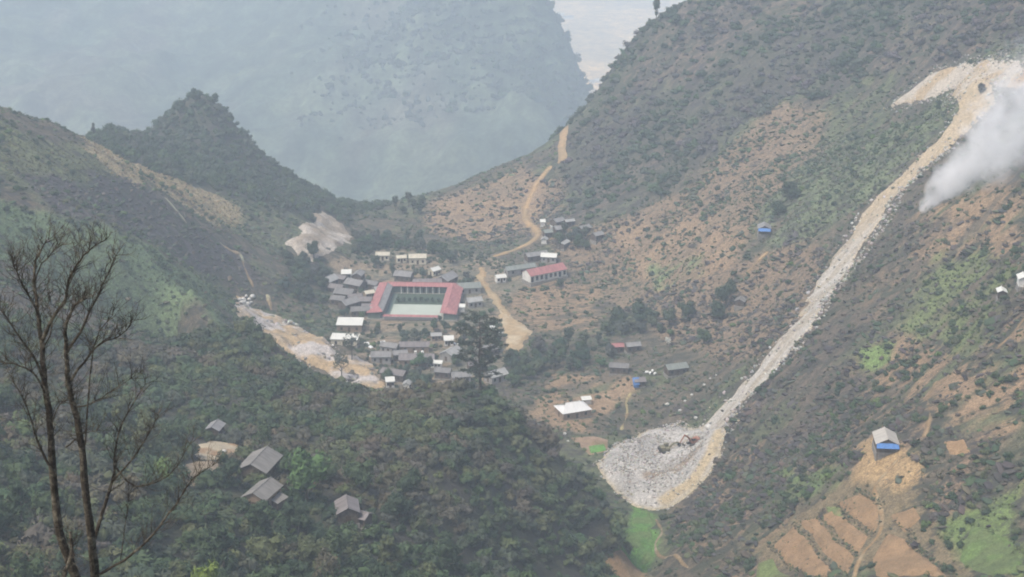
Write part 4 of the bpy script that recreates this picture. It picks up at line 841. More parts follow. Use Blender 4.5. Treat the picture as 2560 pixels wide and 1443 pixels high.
# dark groves in the village and at its edges
GROVES = [(42, 560, [(880,595),(960,585),(1050,605),(1150,645),(1140,672),(1060,628),(970,625),(940,672),(885,655)], 'dark tree in the grove north of the hall'),
 (26, 470, [(695,640),(760,655),(830,670),(815,765),(750,765),(690,705)], 'dark tree in the grove between the far quarry and the western houses'),
 (34, 440, [(1265,905),(1340,872),(1490,862),(1540,895),(1500,930),(1380,932),(1280,975)], 'dark green tree in the grove above the bare brown field'),
 (12, 440, [(1510,815),(1700,785),(1740,835),(1620,852),(1520,848)], 'dark green tree in the grove behind the red roofed hut'),
 (10, 560, [(1390,590),(1470,595),(1480,625),(1400,625)], 'dark green tree in the little grove of the hamlet'),
 (7, 600, [(960,530),(1050,505),(1060,540),(1000,545)], 'dark tree on the lip where the valley drops away'),
 (36, 440, [(835,670),(1000,690),(1200,690),(1230,760),(1260,900),(1150,950),(960,930),(930,830),(830,780)], 'dark garden tree standing between the village houses'),
 (10, 440, [(960,960),(1060,990),(1100,930),(1050,920)], 'dark tree among the southern village houses')]
for cnt, fr, poly, lab in GROVES:
    W_P = world_poly(poly, fr); b = (W_P[:, 0].min(), W_P[:, 0].max(), W_P[:, 1].min(), W_P[:, 1].max()); got = []; tries = 0
    while len(got) < cnt and tries < 4000:
        tries += 1; x, y = random.uniform(b[0], b[1]), random.uniform(b[2], b[3])
        if sdf(W_P, np.array([x]), np.array([y]))[0] < 0 or any(math.hypot(x - q[0], y - q[1]) < 3.2 for q in got): continue
        if not free(np.array([[x, y, 0.0]]), 1.2)[0]: continue
        got.append((x, y)); sz = random.uniform(1.6, 3.0) if 'garden' in lab else random.uniform(2.6, 4.6)
        tree('grove_tree', random.choice(['round0', 'round1', 'round2', 'round3', 'tall0']), (x, y, float(hz(x, y))), sz, [c * random.uniform(0.8, 1.25) for c in random.choice([DG, DG, MG, GY_])], lab, lab.split(' in the ')[-1].split(' on the ')[-1].split(' among ')[-1] + ' trees', random.uniform(0.75, 1.05))
        SPECS.append((x, y, sz * 0.8))

# ------------------------------------------------------------------ the tall conifer on the spur
def conifer():
    p = np.array(survey(1200, 985, 388)); p[2] = float(hz(p[0], p[1])); h = 26.0
    o = empty('tall_conifer', (p[0], p[1], p[2] - 0.3)); tag(o, 'tall dark open conifer with tiered branches above the village', 'tree')
    m = MB(); m.tube([(0, 0, -1), (0.1, 0, 4), (-0.1, 0.1, 12), (0.15, 0, 19), (0, 0, h)], [0.5, 0.42, 0.3, 0.18, 0.05], 9).build('trunk', BARK, o)
    g = np.random.default_rng(5); V = []; F = []; n = 0; br = MB()
    for k in range(50):
        z = 6 + 19 * (k / 50) ** 0.9; a = k * 2.4 + g.uniform(-0.3, 0.3); t = min((z - 6) / 19.5, 1)
        l = (2.6 + 6.0 * math.sin(3.1416 * (0.14 + 0.8 * t))) * g.uniform(0.65, 1.1) * (0.8 if t < 0.1 else 1)
        tip = np.array([math.cos(a) * l, math.sin(a) * l, z + l * 0.12 * g.uniform(-0.5, 1.8)]); mid = np.array([math.cos(a) * l * .5, math.sin(a) * l * .5, z + 0.1])
        br.tube([(0, 0, z - 0.4), mid, tip], [0.12, 0.08, 0.03], 5)
        for q in range(int(4 + l * 2.5)):
            s = g.uniform(0.3, 1.05); c = np.array([0, 0, z - .4]) * (1 - s) + tip * s + g.normal(0, 0.35, 3) * np.array([1, 1, .4])
            for w in range(9):
                d = g.normal(size=3) * np.array([1, 1, .45]); d /= np.linalg.norm(d); e = np.cross(d, g.normal(size=3)); e /= np.linalg.norm(e); r = g.uniform(0.25, 0.55); b = c + d * g.uniform(0, 0.55)
                V += [b - e * .14, b + e * .14, b + d * r * 1.4]; F.append((n, n + 1, n + 2)); n += 3
    br.build('branches', BARK, o)
    me = raw_mesh('conifer_needles', np.array(V), np.array(F), FOL_O); c = bpy.data.objects.new('crown', me); c.color = (0.038, 0.055, 0.036, 1); link(c, o)
    BLOCKS.append((lambda X, Y, a=p[0], b=p[1]: 1.0 - np.hypot(X - a, Y - b), 0.5))
conifer()

# ------------------------------------------------------------------ the bare tree close by
def bare_tree():
    g = random.Random(4); D0 = 25.0
    def at(u, v, d=0.0): q = ray(u, v); q = q * ((D0 + d) / q[1]); return Vector((q[0], q[1], q[2] + EYE))
    limb = []   # (points, r0, r1)
    T1 = [at(215, 1560), at(188, 1443), at(150, 1330), at(133, 1190), at(126, 1060), at(112, 960), at(106, 880, .2), at(98, 800, .3), at(88, 720, .4), at(90, 650, .4), at(118, 600, .5)]
    T2 = [at(225, 1560), at(236, 1443), at(228, 1350, -.2), at(214, 1230, -.3), at(204, 1110, -.3), at(186, 1020, -.3), at(170, 960, -.4), at(166, 880, -.4), at(166, 810, -.5), at(188, 765, -.5), at(215, 745, -.6)]
    limb += [(T1, .1, .012), (T2, .1, .012)]
    for P, r0, r1 in [([(106,850),(135,790),(165,745),(172,700),(200,650),(225,625),(262,598)], .055, .008), ([(95,790),(85,760),(60,720),(40,680),(30,650)], .04, .006), ([(88,700),(105,660),(145,615)], .025, .005), ([(112,960),(90,900),(60,860),(20,800),(0,770)], .045, .007),
        ([(126,1010),(90,940),(50,915),(0,905)], .04, .01), ([(166,880),(200,830),(235,760),(262,700),(290,640)], .05, .007), ([(170,960),(210,905),(250,860),(300,840),(335,800)], .045, .006), ([(214,1110),(235,870),(280,790)], .03, .005),
        ([(230,1370),(262,1260),(285,1180),(290,1110),(320,1030),(362,960)], .065, .007), ([(285,1200),(330,1150),(370,1090),(395,1040)], .035, .006), ([(290,1170),(340,1215),(420,1190),(475,1110)], .035, .006), ([(232,1443),(310,1400),(380,1340),(440,1260),(480,1200),(530,1165)], .05, .006),
        ([(140,1190),(105,1130),(80,1060),(60,1000),(30,950)], .05, .007), ([(165,1120),(200,1090),(240,1075)], .025, .005), ([(175,1330),(180,1380),(160,1443)], .05, .05), ([(105,880),(130,820),(120,760)], .03, .006), ([(186,1020),(225,1010),(270,985),(350,930)], .035, .005), ([(186,1443),(182,1380),(176,1360)], .05, .03),
        ([(300,1400),(315,1300),(320,1240)], .02, .004), ([(130,1060),(150,1010),(175,1000)], .02, .006)]:
        d = g.uniform(-.5, .5); pts = [at(u, v, d * (k + 1) / len(P)) for k, (u, v) in enumerate(P)]; limb.append((pts, r0, r1))
    base = Vector((T1[0].x * .5 + T2[0].x * .5, D0, float(hz(T1[0].x, D0))))
    o = empty('bare_tree', base); tag(o, 'leafless forked tree with many fine twigs and two mottled trunks', 'tree')
    bark = plain('mossy_bark', (0.072, 0.06, 0.046), 0.35, 3.0, 0.95, ((0.22, 0.20, 0.15), 0.7))
    def rel(P): return [p - base for p in P]
    trunk = MB(); boughs = MB(); twigs = MB()
    def dens(P, n=3):
        q = smooth_line([tuple(p) for p in P], n); return [Vector(p) + Vector((g.uniform(-1, 1), g.uniform(-1, 1), g.uniform(-1, 1))) * 0.012 for p in q]
    stem = [base + Vector((0, 0, -.5)), base + Vector((0, 0, .2)), (T1[0] + T2[0]) / 2 + Vector((0, 0, -1.0))]
    trunk.tube(rel(stem), [.30, .24, .19], 10)
    for T in (T1, T2):
        q = dens([stem[-1] - Vector((0, 0, .1))] + T); trunk.tube(rel(q), list(np.linspace(.105, .01, len(q)) * (1 + 0.06 * np.sin(np.arange(len(q)) * 2.1))), 9)
    def twig(p, d, l, r, lev):
        n = 4; P = [p]; q = p.copy(); dd = d.normalized()
        for k in range(n):
            dd = (dd + Vector((g.uniform(-1, 1), g.uniform(-1, 1), g.uniform(-.6, .9))) * .4).normalized(); q = q + dd * l / n; P.append(q.copy())
            if lev > 0 and g.random() < .85: twig(q, dd + Vector((g.uniform(-1, 1), g.uniform(-.8, .8), g.uniform(-.3, .9))), l * g.uniform(.4, .7), r * .55, lev - 1)
        twigs.tube(rel(P), list(np.linspace(r, r * .35, n + 1)), 4)
    for i, (P, r0, r1) in enumerate(limb):
        q = dens(P)
        if i > 1: boughs.tube(rel(q), list(np.linspace(r0 * .6, r1 * .8, len(q))), 6)
        L = len(q)
        for k in range(max(3, L // 4), L):
            if i < 2 and k < L * .35: continue
            dv = (q[min(k + 1, L - 1)] - q[k - 1]).normalized(); f = k / L
            for _ in range(g.choice((3, 3, 4))):
                s = Vector((g.uniform(-1, 1), g.uniform(-.8, .8), g.uniform(-.2, 1))); twig(q[k], dv * .7 + s, g.uniform(.3, .75) * (1.0 - .5 * f), .0066, 2)
    trunk.build('trunk', bark, o); boughs.build('boughs', bark, o); twigs.build('twigs', bark, o)
bare_tree()
bp = survey(512, 1425, 205.0); gz = float(hz(bp[0], bp[1])); sz = 3.0
tree('leafy_sapling', 'round1', (bp[0], bp[1], gz), sz, (0.16, 0.22, 0.04), 'yellow green leafy treetop in the brush below the bare tree', None, max(0.8, (bp[2] - gz) / (sz * 1.3)))

# ------------------------------------------------------------------ machines in the quarry
def excavator(label, u, v, yaw, col, boom):
    p = site(u, v, 395); z = float(hz(p[0], p[1])) + 2.2
    paint = plain('machine_paint_' + col, {'rust': (0.30, 0.12, 0.07), 'olive': (0.17, 0.16, 0.09)}[col], 0.25, 1.2, 0.6, ((0.2, 0.15, 0.1), 0.6)); dark = plain('machine_steel', (0.05, 0.045, 0.04), 0.3); glass = plain('cab_glass', (0.04, 0.05, 0.06), 0.1, 1, 0.15)
    o = empty('excavator', (p[0], p[1], z), R(yaw)); tag(o, label, 'excavator', 'machines on the quarry heap')
    for s in (-1, 1):
        t = MB(); q = [(-1.9, .1), (-1.6, 0), (1.6, 0), (1.9, .25), (1.9, .55), (1.6, .8), (-1.6, .8), (-1.9, .55)]
        t.add([(x, s * 1.15 + w, zz) for w in (-.28, .28) for x, zz in q], [tuple(range(7, -1, -1)), tuple(range(8, 16))] + [(i, (i + 1) % 8, 8 + (i + 1) % 8, 8 + i) for i in range(8)]); t.build('crawler_track', dark, o)
    MB().box(-.8, .8, -.8, .8, .45, .98).build('turntable', dark, o)
    body = MB().box(-2.2, 1.1, -1.25, 1.25, 1.0, 1.75).box(-2.1, -.5, -1.2, 1.2, 1.752, 2.25).build('body', paint, o)
    MB().box(-2.55, -2.21, -1.2, 1.2, 1.05, 2.1).build('counterweight', dark, body)
    cab = MB().box(-.3, 1.15, .35, 1.22, 1.76, 2.95).build('cab', paint, o); MB().box(.1, 1.19, .45, 1.26, 2.1, 2.8).build('window', glass, cab)
    b1, b2, b3 = boom
    MB().tube([(.9, -.2, 1.7), ((.9 + b1[0]) / 2 + .3, -.2, (1.7 + b1[1]) / 2 + .7), (b1[0], -.2, b1[1])], [.32, .34, .24], 6).build('boom', paint, o)
    MB().tube([(b1[0] - .3, -.2, b1[1] + .35), (b2[0], -.2, b2[1])], [.26, .18], 6).build('stick', paint, o)
    MB().tube([(1.0, -.2, 1.25), ((.9 + b1[0]) / 2, -.2, (1.7 + b1[1]) / 2 + .1)], .09, 6).build('ram', dark, o)
    MB().add([(b2[0] + x, -.2 + w, b2[1] + zz) for w in (-.55, .55) for x, zz in ((.15, .1), (-.2, -.25), (-.1, -.8), (.5, -.95), (.75, -.6))], [(4, 3, 2, 1, 0), (5, 6, 7, 8, 9)] + [(i, i + 1, 6 + i, 5 + i) for i in range(4)]).build('bucket', dark, o)
excavator('rusty brown excavator with raised folded arm on the quarry heap', 1733, 1128, 205, 'rust', ((3.6, 3.9), (5.2, 1.5), 0))
excavator('olive excavator with its arm stretched out low on the grey rubble', 1664, 1146, 18, 'olive', ((3.9, 2.9), (6.2, 2.2), 0))

# ------------------------------------------------------------------ boulders, sacks, rubble
BOULDER = plain('limestone', (0.50, 0.49, 0.46), 0.2, 1.2, 0.9, ((0.3, 0.28, 0.25), 0.4))
RS = [raw_mesh('boulder', *rock_shape(400 + i), BOULDER) for i in range(4)]
def boulder(u, v, r, label, grp, far=None, up=0.0):
    p = site(u, v, far); o = bpy.data.objects.new('boulder', random.choice(RS)); o.location = (p[0], p[1], p[2] + up + r * .25); o.scale = (r, r * .9, r * .85); o.rotation_euler = (0, 0, random.uniform(0, 6)); link(o); tag(o, label, 'boulder', grp)
for (u, v, r) in [(1668,1014,1.1),(1740,1047,1.0),(1700,1030,.8),(1712,1005,.7),(1730,990,.8),(1760,965,.8),(1775,950,.7),(1790,940,.6)]: boulder(u, v, r, 'white boulder strewn along the upper edge of the chute foot', 'boulders beside the chute foot', 395)
boulder(1770, 1075, 1.8, 'biggest pale boulder on the track at the chute foot', None, 395, .6)
for (u, v, r) in [(2130,560,.9),(2140,548,.8),(2150,555,.7),(2110,592,.7),(2045,722,.9),(2052,715,.8),(2040,728,.7)]: boulder(u, v, r, 'white boulder lying beside the long quarry chute', 'boulders beside the long chute')
for (u, v, r) in [(452,1168,.8),(458,1195,1.1),(462,1182,.7),(560,1132,.7),(545,1142,.5)]: boulder(u, v, r, 'pale rock beside the orange farm yard', 'rocks by the farm yard')
for (u, v, r) in [(1412,1087,.9),(1420,1105,.6)]: boulder(u, v, r, 'white rock at the lower edge of the brown field', 'rocks by the brown field', 430)
for k in range(9): boulder(600 + 4 * k, 752 + random.uniform(-8, 14), random.uniform(.9, 1.7), 'white quarried block at the head of the village quarry', 'blocks at the village quarry head', 470, .3)
SACK = plain('white_sack', (0.75, 0.75, 0.72), 0.08, 2)
for (u, v) in [(1617,935),(1625,938),(1631,931),(1637,939)]:
    p = site(u, v, 430); m = MB(); m.tube([(-.75, 0, .25), (-.55, 0, .45), (0, 0, .55), (.55, 0, .45), (.75, 0, .25)], [.1, .42, .5, .42, .1], 8)
    o = m.build('sack', SACK); o.location = (p[0], p[1], p[2] + .15); o.rotation_euler = (0, 0, random.uniform(0, 3)); tag(o, 'plump white sack lying below the green grey roof', 'sack', 'white sacks by the green grey roof')
RAMP = np.array([site(1600,1268,395)[:2], site(1660,1262,395)[:2], site(1730,1215,395)[:2], site(1775,1150,395)[:2], site(1800,1085,395)[:2]])
def white_tarp(u, v, w, d, yaw, lab, grp):
    p = site(u, v, 440); n = 5; V = []; F = []
    for j in range(n):
        for i in range(n):
            x, y = (i / (n - 1) - .5) * w, (j / (n - 1) - .5) * d
            V.append((x, y, .55 + .5 * y / d + random.uniform(-.12, .12) - .5 * (abs(x) / w) ** 2))
    F = [(j * n + i, j * n + i + 1, j * n + n + i + 1, j * n + n + i) for j in range(n - 1) for i in range(n - 1)]
    V += [(x, y, z - .06) for x, y, z in V]; m = n * n; F += [tuple(m + q for q in f[::-1]) for f in F[:]]
    for ring in ([i for i in range(n)], [j * n + n - 1 for j in range(n)], [m - 1 - i for i in range(n)], [(n - 1 - j) * n for j in range(n)]):
        F += [(a, m + a, m + b, b) for a, b in zip(ring[:-1], ring[1:])]
    o = link(bpy.data.objects.new('tarpaulin', raw_mesh('tarpaulin', V, F, SACK))); o.location = p; o.rotation_euler = (0, 0, R(yaw)); tag(o, lab, 'tarpaulin', grp)
for (u, v, w, d, yw) in [(917,862,2,1.4,10),(927,871,1.6,1.4,50),(955,859,2.8,1.2,20),(994,873,1.4,1.6,80),(930,893,3.2,1.4,0),(1008,915,2.4,1.2,5),(1140,862,1.6,2.0,60),(1180,925,2.6,1.4,20),(1160,938,2.0,1.6,70),(1232,820,2.2,1.6,30),(1250,832,2.4,1.6,10),(1228,880,2.6,1.6,30)]:
    white_tarp(u, v, w, d, yw, 'small white tarpaulin lying among the southern village houses', 'white tarpaulins in the village')
def sprinkle(dist, box, n, keepf, smin, smax, pal, name, label, lift, edge=-0.5):
    X = rng.uniform(box[0], box[1], n); Y = rng.uniform(box[2], box[3], n); d = dist(X, Y); k = (d > edge) & (rng.random(n) < keepf(X, Y, d)); X, Y, d = X[k], Y[k], d[k]
    P = np.stack([X, Y, hz(X, Y) + lift(X, Y, d)], 1); s = smin + (smax - smin) * rng.random(len(X)) ** 3.0
    return scatter(name, STONES, P, s, palette(len(X), *pal), label, 'rubble', 0.8, 0.4)
PALR = ([(0.36, 0.345, 0.32), (0.46, 0.44, 0.41), (0.24, 0.22, 0.19), (0.32, 0.27, 0.2)], [4, 2, 2, 1.5])
def heap_rise(X, Y, d): return np.where(d > 0, 0.05 + 1.6 * sst(0, 4, d) + sst(0, 7, d) * (0.8 + (fbm(X, Y, 3.2, 4, 88) - 0.5) * 2.2), 0)
sprinkle(lambda X, Y: sdf(HEAPP, X, Y), bbox(HEAPP, 3), 22000, lambda X, Y, d: (0.15 + 0.7 * sst(0.42, 0.6, fbm(X, Y, 6, 3, 96))) * (1 - 0.9 * sst(-4.5, -3.0, sdf(RAMP, X, Y, False))), 0.10, 0.6, PALR, 'rubble', 'loose grey rubble covering the quarry heap', heap_rise, -1.0)
sprinkle(chute_d, bbox(CHUTE, 12), 60000, lambda X, Y, d: np.where(d < 1.5, np.where(sdf(CHUTE, X + 3.5, Y - 3.5, False) > -7, .12, .75), 0.07), 0.12, 1.0, PALR, 'rubble', 'loose grey rubble down the long quarry chute', lambda X, Y, d: np.where(d > 0, .55 * sst(0, 2.5, d), 0), -4.0)
sprinkle(lambda X, Y: sdf(TOP, X, Y), bbox(TOP, 8), 6000, lambda X, Y, d: np.where(d < 2, .5, .12), 0.2, 0.8, PALR, 'rubble', 'pale rubble spilled round the upper mine road', lambda X, Y, d: np.where(d > 0, .4, 0), -4)
sprinkle(lambda X, Y: sdf(PITP, X, Y), bbox(PITP, 4), 9000, lambda X, Y, d: .5 * sst(.45, .6, fbm(X, Y, 6, 3, 97)), 0.2, 1.1, PALR, 'rubble', 'pale rubble in the village quarry', lambda X, Y, d: np.where(d > 0, .6, 0), -1)

# ------------------------------------------------------------------ woods, scrub and stones on the slopes
def zval(k, P, **kw): return zone(k, P[:, 0], P[:, 1], **kw)
# trees of the near spur that can be told apart
P = sow((-150, 60, 190, 440), 8.5, 0.45); P = P[(zval('spur', P) > 0.6) & free(P, 1.5)]
for q in SPECS: P = P[np.hypot(P[:, 0] - q[0], P[:, 1] - q[1]) > q[2] * 0.9]
clump = fbm(P[:, 0], P[:, 1], 30, 3, 101); P = P[rng.random(len(P)) < 0.25 + 0.75 * sst(0.38, 0.6, clump)]
P = P[np.argsort(P[:, 1])][:140]
SPUR_T = [('dark', DG, 'dark green bushy tree in the woods of the near spur'), ('mid', MG, 'mid green bushy tree in the woods of the near spur'), ('olive', OL, 'olive green bushy tree in the woods of the near spur'), ('brown', BR, 'dry brown bushy tree in the woods of the near spur'), ('bright', LG, 'bright green bushy tree in the woods of the near spur')]
for p in P:
    c = random.choices(SPUR_T, [4, 4, 2.6, 1.6, 0.5])[0]; f = random.uniform(.8, 1.2)
    tree('spur_tree', random.choice(['round0', 'round1', 'round2', 'round3', 'round1', 'airy0', 'tall1']), p, random.uniform(2.8, 5.0), [x * f for x in c[1]], c[2], c[0] + ' trees of the spur woods', random.uniform(.75, 1.15))
# spur undergrowth
P = sow((-160, 65, 180, 445), 2.5); k = (zval('spur', P) > 0.35) & free(P); P = P[k]
n = fbm(P[:, 0], P[:, 1], 18, 3, 111); P = P[rng.random(len(P)) < 0.92]
n = fbm(P[:, 0], P[:, 1], 18, 3, 111); dry = fbm(P[:, 0], P[:, 1], 26, 3, 112)
T = palette(len(P), [DG, MG, GY_, OL], [3, 3, 2, 1.5]); Td = palette(len(P), [BR, (0.085, 0.08, 0.06), OL], [2, 1.5, 1.5]); T = np.where((dry > 0.56)[:, None], Td, T)
T = np.where(((n > .62) & (dry < .5))[:, None], palette(len(P), [OL, MG], [1, 1.5]), T)
scatter('spur_undergrowth', BUSHES, P, (1.1 + 2.6 * rng.random(len(P)) ** 1.8) * (0.65 + 0.8 * n), T, 'mixed green and brown bushes covering the near spur', squash=.85)
# peak and eastern crest woods
P = sow((-330, 0, 560, 900), 3.2); k = (zval('peak', P, wob=20) > 0.4) & free(P); P = P[k]
scatter('peak_woods', BUSHES, P, (1.4 + 2.6 * rng.random(len(P)) ** 2), palette(len(P), [DG, GY_, MG], [4, 2, 2]), 'dense dark woods covering the peak behind the village', 'woods', .95)
P = sow((20, 340, 480, 930), 2.5); k = (zval('crest', P, wob=20) > 0.35) & free(P); P = P[k]; n = fbm(P[:, 0], P[:, 1], 26, 3, 121)
P = P[rng.random(len(P)) <  .3 + .7 * sst(.4, .55, sfbm(P[:, 0], P[:, 1], 16, 3, 121))]; n = sfbm(P[:, 0], P[:, 1], 24, 3, 122)
T = np.where((n > .5)[:, None], palette(len(P), [DG, MG, GY_], [3, 2, 2]), palette(len(P), [(.095, .085, .085), (.075, .07, .07), GY_], [3, 2, 1.5]))
scatter('crest_scrub', BUSHES, P, (.7 + 3.2 * rng.random(len(P)) ** 3.2) * (.8 + .5 * n), T, 'dark scrub covering the upper eastern slope', 'scrub', .72)
# scrub on the burnt, brown and grassy slopes
P = sow((-330, 345, 150, 800), 1.45); k = free(P); P = P[k]
sp, pk, cr = zval('spur', P), zval('peak', P), zval('crest', P); P = P[(sp < .5) & (pk < .5) & (cr < .5)]
brown = np.maximum(zval('brown_slope', P), zval('east_low', P)); soil = np.max([zval('soil_' + k, P) for k in 'abcdef'], 0); grs = np.max([zval('grass_' + k, P, soft=1.5, wob=8) for k in 'abcef'], 0); gd = zval('grass_d', P)
farm = np.maximum(zval('farm', P, soft=1, wob=3), zval('farm_yard', P)); vil = zval('village', P); st = zval('straw', P); gst = zval('green_streak', P, wob=24); bt = zval('burnt', P, wob=18); lush = zval('lush', P, soft=.8, wob=3); olv = zval('olive', P)
n = sfbm(P[:, 0], P[:, 1], 7, 3, 131); big = sfbm(P[:, 0], P[:, 1], 26, 3, 132); ch = zval('char', P, wob=26)
den = 0.62 * sst(.36, .56, n * .6 + big * .4)
den = np.where(brown > .5, .32 + .68 * sst(.34, .48, n), den); den *= 1 - .62 * soil; den = np.where(ch > .5, .35 + .5 * sst(.4, .55, n), den); den *= 1 - .75 * grs; den *= 1 - .93 * farm; den *= 1 - .7 * vil; den *= 1 - .8 * st; den *= 1 - .6 * gst; den *= 1 - .97 * lush; den *= 1 - .5 * olv; den = np.where(bt > .5, .8, den)
k = rng.random(len(P)) < den; P, brown, bt, gst, big, gd, n, ch = P[k], brown[k], bt[k], gst[k], big[k], gd[k], n[k], ch[k]; bt = np.maximum(bt, ch)
PURP = [(.064, .057, .052), (.048, .044, .042), (.09, .075, .058)]
T = palette(len(P), [MG, DG, GY_, OL, BR], [1.5, 3, 2, 1.5, 2]); Tb = palette(len(P), PURP + [GY_, DG], [3, 2, 2, 1.5, 1.5]); Tg = palette(len(P), [MG, DG, OL], [2, 2, 1.5])
T = np.where(((brown > .5) & (big < .56) | (bt > .5))[:, None], Tb, T)
scatter('slope_scrub', CLUMPS, P, (.45 + 1.5 * rng.random(len(P)) ** 1.7) * np.where(brown > .5, .85 + .5 * sst(.4, .6, n), 1.0), T, 'dark scrub and rocks dotted over the bare slopes', 'scrub', .45, .25)
# green thickets on the grassier parts of the eastern slope, and on the western slope
P = sow((-330, 345, 150, 800), 3.6); P = P[free(P)]; n = sfbm(P[:, 0], P[:, 1], 14, 3, 141); east = zval('east_low', P); gd = zval('grass_d', P); sp = zval('spur', P); farm = np.maximum(zval('farm', P), zval('farm_yard', P)); vil = zval('village', P); lush = zval('lush', P); cr = zval('crest', P)
west = (P[:, 0] < -60) & (P[:, 1] > 380)
den = np.where(east > .5, .9 * sst(.50, .62, n), .1); den = np.where(gd > .5, .6 * sst(.42, .58, n), den); den = np.where(west, .55 * sst(.40, .6, n), den); den *= (1 - farm) * (1 - .8 * vil) * (1 - lush) * (1 - cr); den = np.where(sp > .5, 0, den)
k = rng.random(len(P)) < den; P = P[k]
scatter('green_thicket', BUSHES, P, rng.uniform(.9, 2.1, len(P)), palette(len(P), [DG, MG, OL, LG], [3, 3, 1.5, .5]), 'patches of green thicket on the open slopes', 'thicket', .85)
# grass: straw on the western ridge, green on the slopes
P = sow((-330, 345, 180, 800), 1.25); P = P[free(P)]
sp, pk, cr, vl, fm, bt = (zval(k, P) for k in ('spur', 'peak', 'crest', 'village', 'farm', 'burnt')); P = P[(sp < .5) & (pk < .6) & (cr < .5) & (vl < .5) & (fm < .5) & (bt < .6)]
st, ol, gst, lush = zval('straw', P), zval('olive', P), zval('green_streak', P, wob=24), zval('lush', P); gg = np.max([zval('grass_' + k, P) for k in 'abcdef'], 0)
n = fbm(P[:, 0], P[:, 1], 12, 3, 151); den = np.maximum.reduce([.85 * st, .5 * ol, .55 * gst, .45 * gg, .12 * sst(.45, .6, n)]) * (1 - lush)
k = rng.random(len(P)) < den; P, st, ol, gst = P[k], st[k], ol[k], gst[k]
T = palette(len(P), [(.105, .135, .06), (.12, .16, .065), (.09, .115, .06)], [2, 1.5, 2]); T = np.where((st > .5)[:, None], palette(len(P), [(.36, .29, .17), (.42, .34, .2), (.27, .22, .13)], [2, 1, 1]), T); T = np.where(((ol > .5) & (st < .5))[:, None], palette(len(P), [(.17, .17, .09), (.13, .14, .075)], [1, 1]), T)
scatter('rough_grass', TUFTS, P, rng.uniform(.5, 1.1, len(P)), T, 'rough grass tussocks on the open slopes', 'grass', .8)
# village litter of garden bushes
P = sow((-110, 40, 480, 740), 2.4); P = P[free(P, .4)]; vl = zval('village', P); P = P[(vl > .5) & (rng.random(len(P)) < .08 + .85 * sst(.45, .6, fbm(P[:, 0], P[:, 1], 12, 2, 161)))]
scatter('garden_bushes', SHRUBS, P, rng.uniform(.6, 1.6, len(P)), palette(len(P), [DG, MG, GY_], [2, 2, 2]), 'low garden bushes between the village houses', 'bushes')
for q in HALL_SHRUBS:
    tree('court_tree', random.choice(['round0', 'round2']), q, random.uniform(1.1, 1.6), (0.04, 0.065, 0.042), 'small dark tree lined up at the back of the hall court', 'trees in the hall court', 1.0)

# ------------------------------------------------------------------ smoke from the burning slope
def smoke():
    a, b = np.array(survey(2303, 512, 500)), np.array(survey(2680, 255, 470)); a = np.array([*a[:2], float(hz(a[0], a[1])) + 0.3])
    ax = b - a; L = float(np.linalg.norm(ax)); X = Vector(ax / L)
    o = bpy.data.objects.new('smoke', None)
    v = []; f = []; n, s = 14, 14
    for i in range(n + 1):
        t = i / n; r = 1.6 + 29.0 * t ** 0.8
        v += [(t * L, math.cos(6.2832 * k / s) * r, math.sin(6.2832 * k / s) * r) for k in range(s)]
    f = [(i * s + k, i * s + (k + 1) % s, (i + 1) * s + (k + 1) % s, (i + 1) * s + k) for i in range(n) for k in range(s)] + [tuple(range(s - 1, -1, -1)), tuple(range(n * s, n * s + s))]
    m = bpy.data.materials.new('smoke_plume'); m.use_nodes = True; nt = m.node_tree; nt.nodes.clear()
    tc = node(nt, 'ShaderNodeTexCoord').outputs['Object']; sep = node(nt, 'ShaderNodeSeparateXYZ'); nt.links.new(tc, sep.inputs[0])
    def mth(op, p, q=None):
        k = node(nt, 'ShaderNodeMath', operation=op)
        for sock, val in ((k.inputs[0], p), (k.inputs[1], q)):
            if isinstance(val, bpy.types.NodeSocket): nt.links.new(val, sock)
            elif val is not None: sock.default_value = val
        return k.outputs[0]
    t = mth('MAXIMUM', mth('DIVIDE', sep.outputs[0], L), 0.001); r = mth('ADD', mth('MULTIPLY', mth('POWER', t, .8), 29.0), 1.6)
    rad = mth('SQRT', mth('ADD', mth('MULTIPLY', sep.outputs[1], sep.outputs[1]), mth('MULTIPLY', sep.outputs[2], sep.outputs[2])))
    tx = nt.nodes.new('ShaderNodeTexNoise'); tx.inputs['Scale'].default_value = .11; tx.inputs['Detail'].default_value = 6; tx.inputs['Distortion'].default_value = 1.2; nt.links.new(tc, tx.inputs['Vector'])
    edge = mth('SUBTRACT', 1.0, mth('DIVIDE', rad, r)); body = mth('ADD', mth('MULTIPLY', edge, 1.5), mth('MULTIPLY', mth('SUBTRACT', tx.outputs['Fac'], .56), 3.4))
    dn = mth('MULTIPLY', mth('MINIMUM', mth('MAXIMUM', body, 0.0), 1.0), mth('DIVIDE', 1.9, mth('ADD', r, 1.5)))
    pv = node(nt, 'ShaderNodeVolumePrincipled'); pv.inputs['Anisotropy'].default_value = -.2; pv.inputs['Color'].default_value = (.99, .99, .99, 1); nt.links.new(dn, pv.inputs['Density'])
    ou = node(nt, 'ShaderNodeOutputMaterial'); nt.links.new(pv.outputs[0], ou.inputs['Volume'])
    o = bpy.data.objects.new('smoke', raw_mesh('smoke', v, f, m)); o.location = a; o.rotation_euler = X.to_track_quat('X', 'Z').to_euler(); link(o)
    tag(o, 'white smoke drifting up from the burning eastern slope', 'smoke', kind='stuff')
smoke()

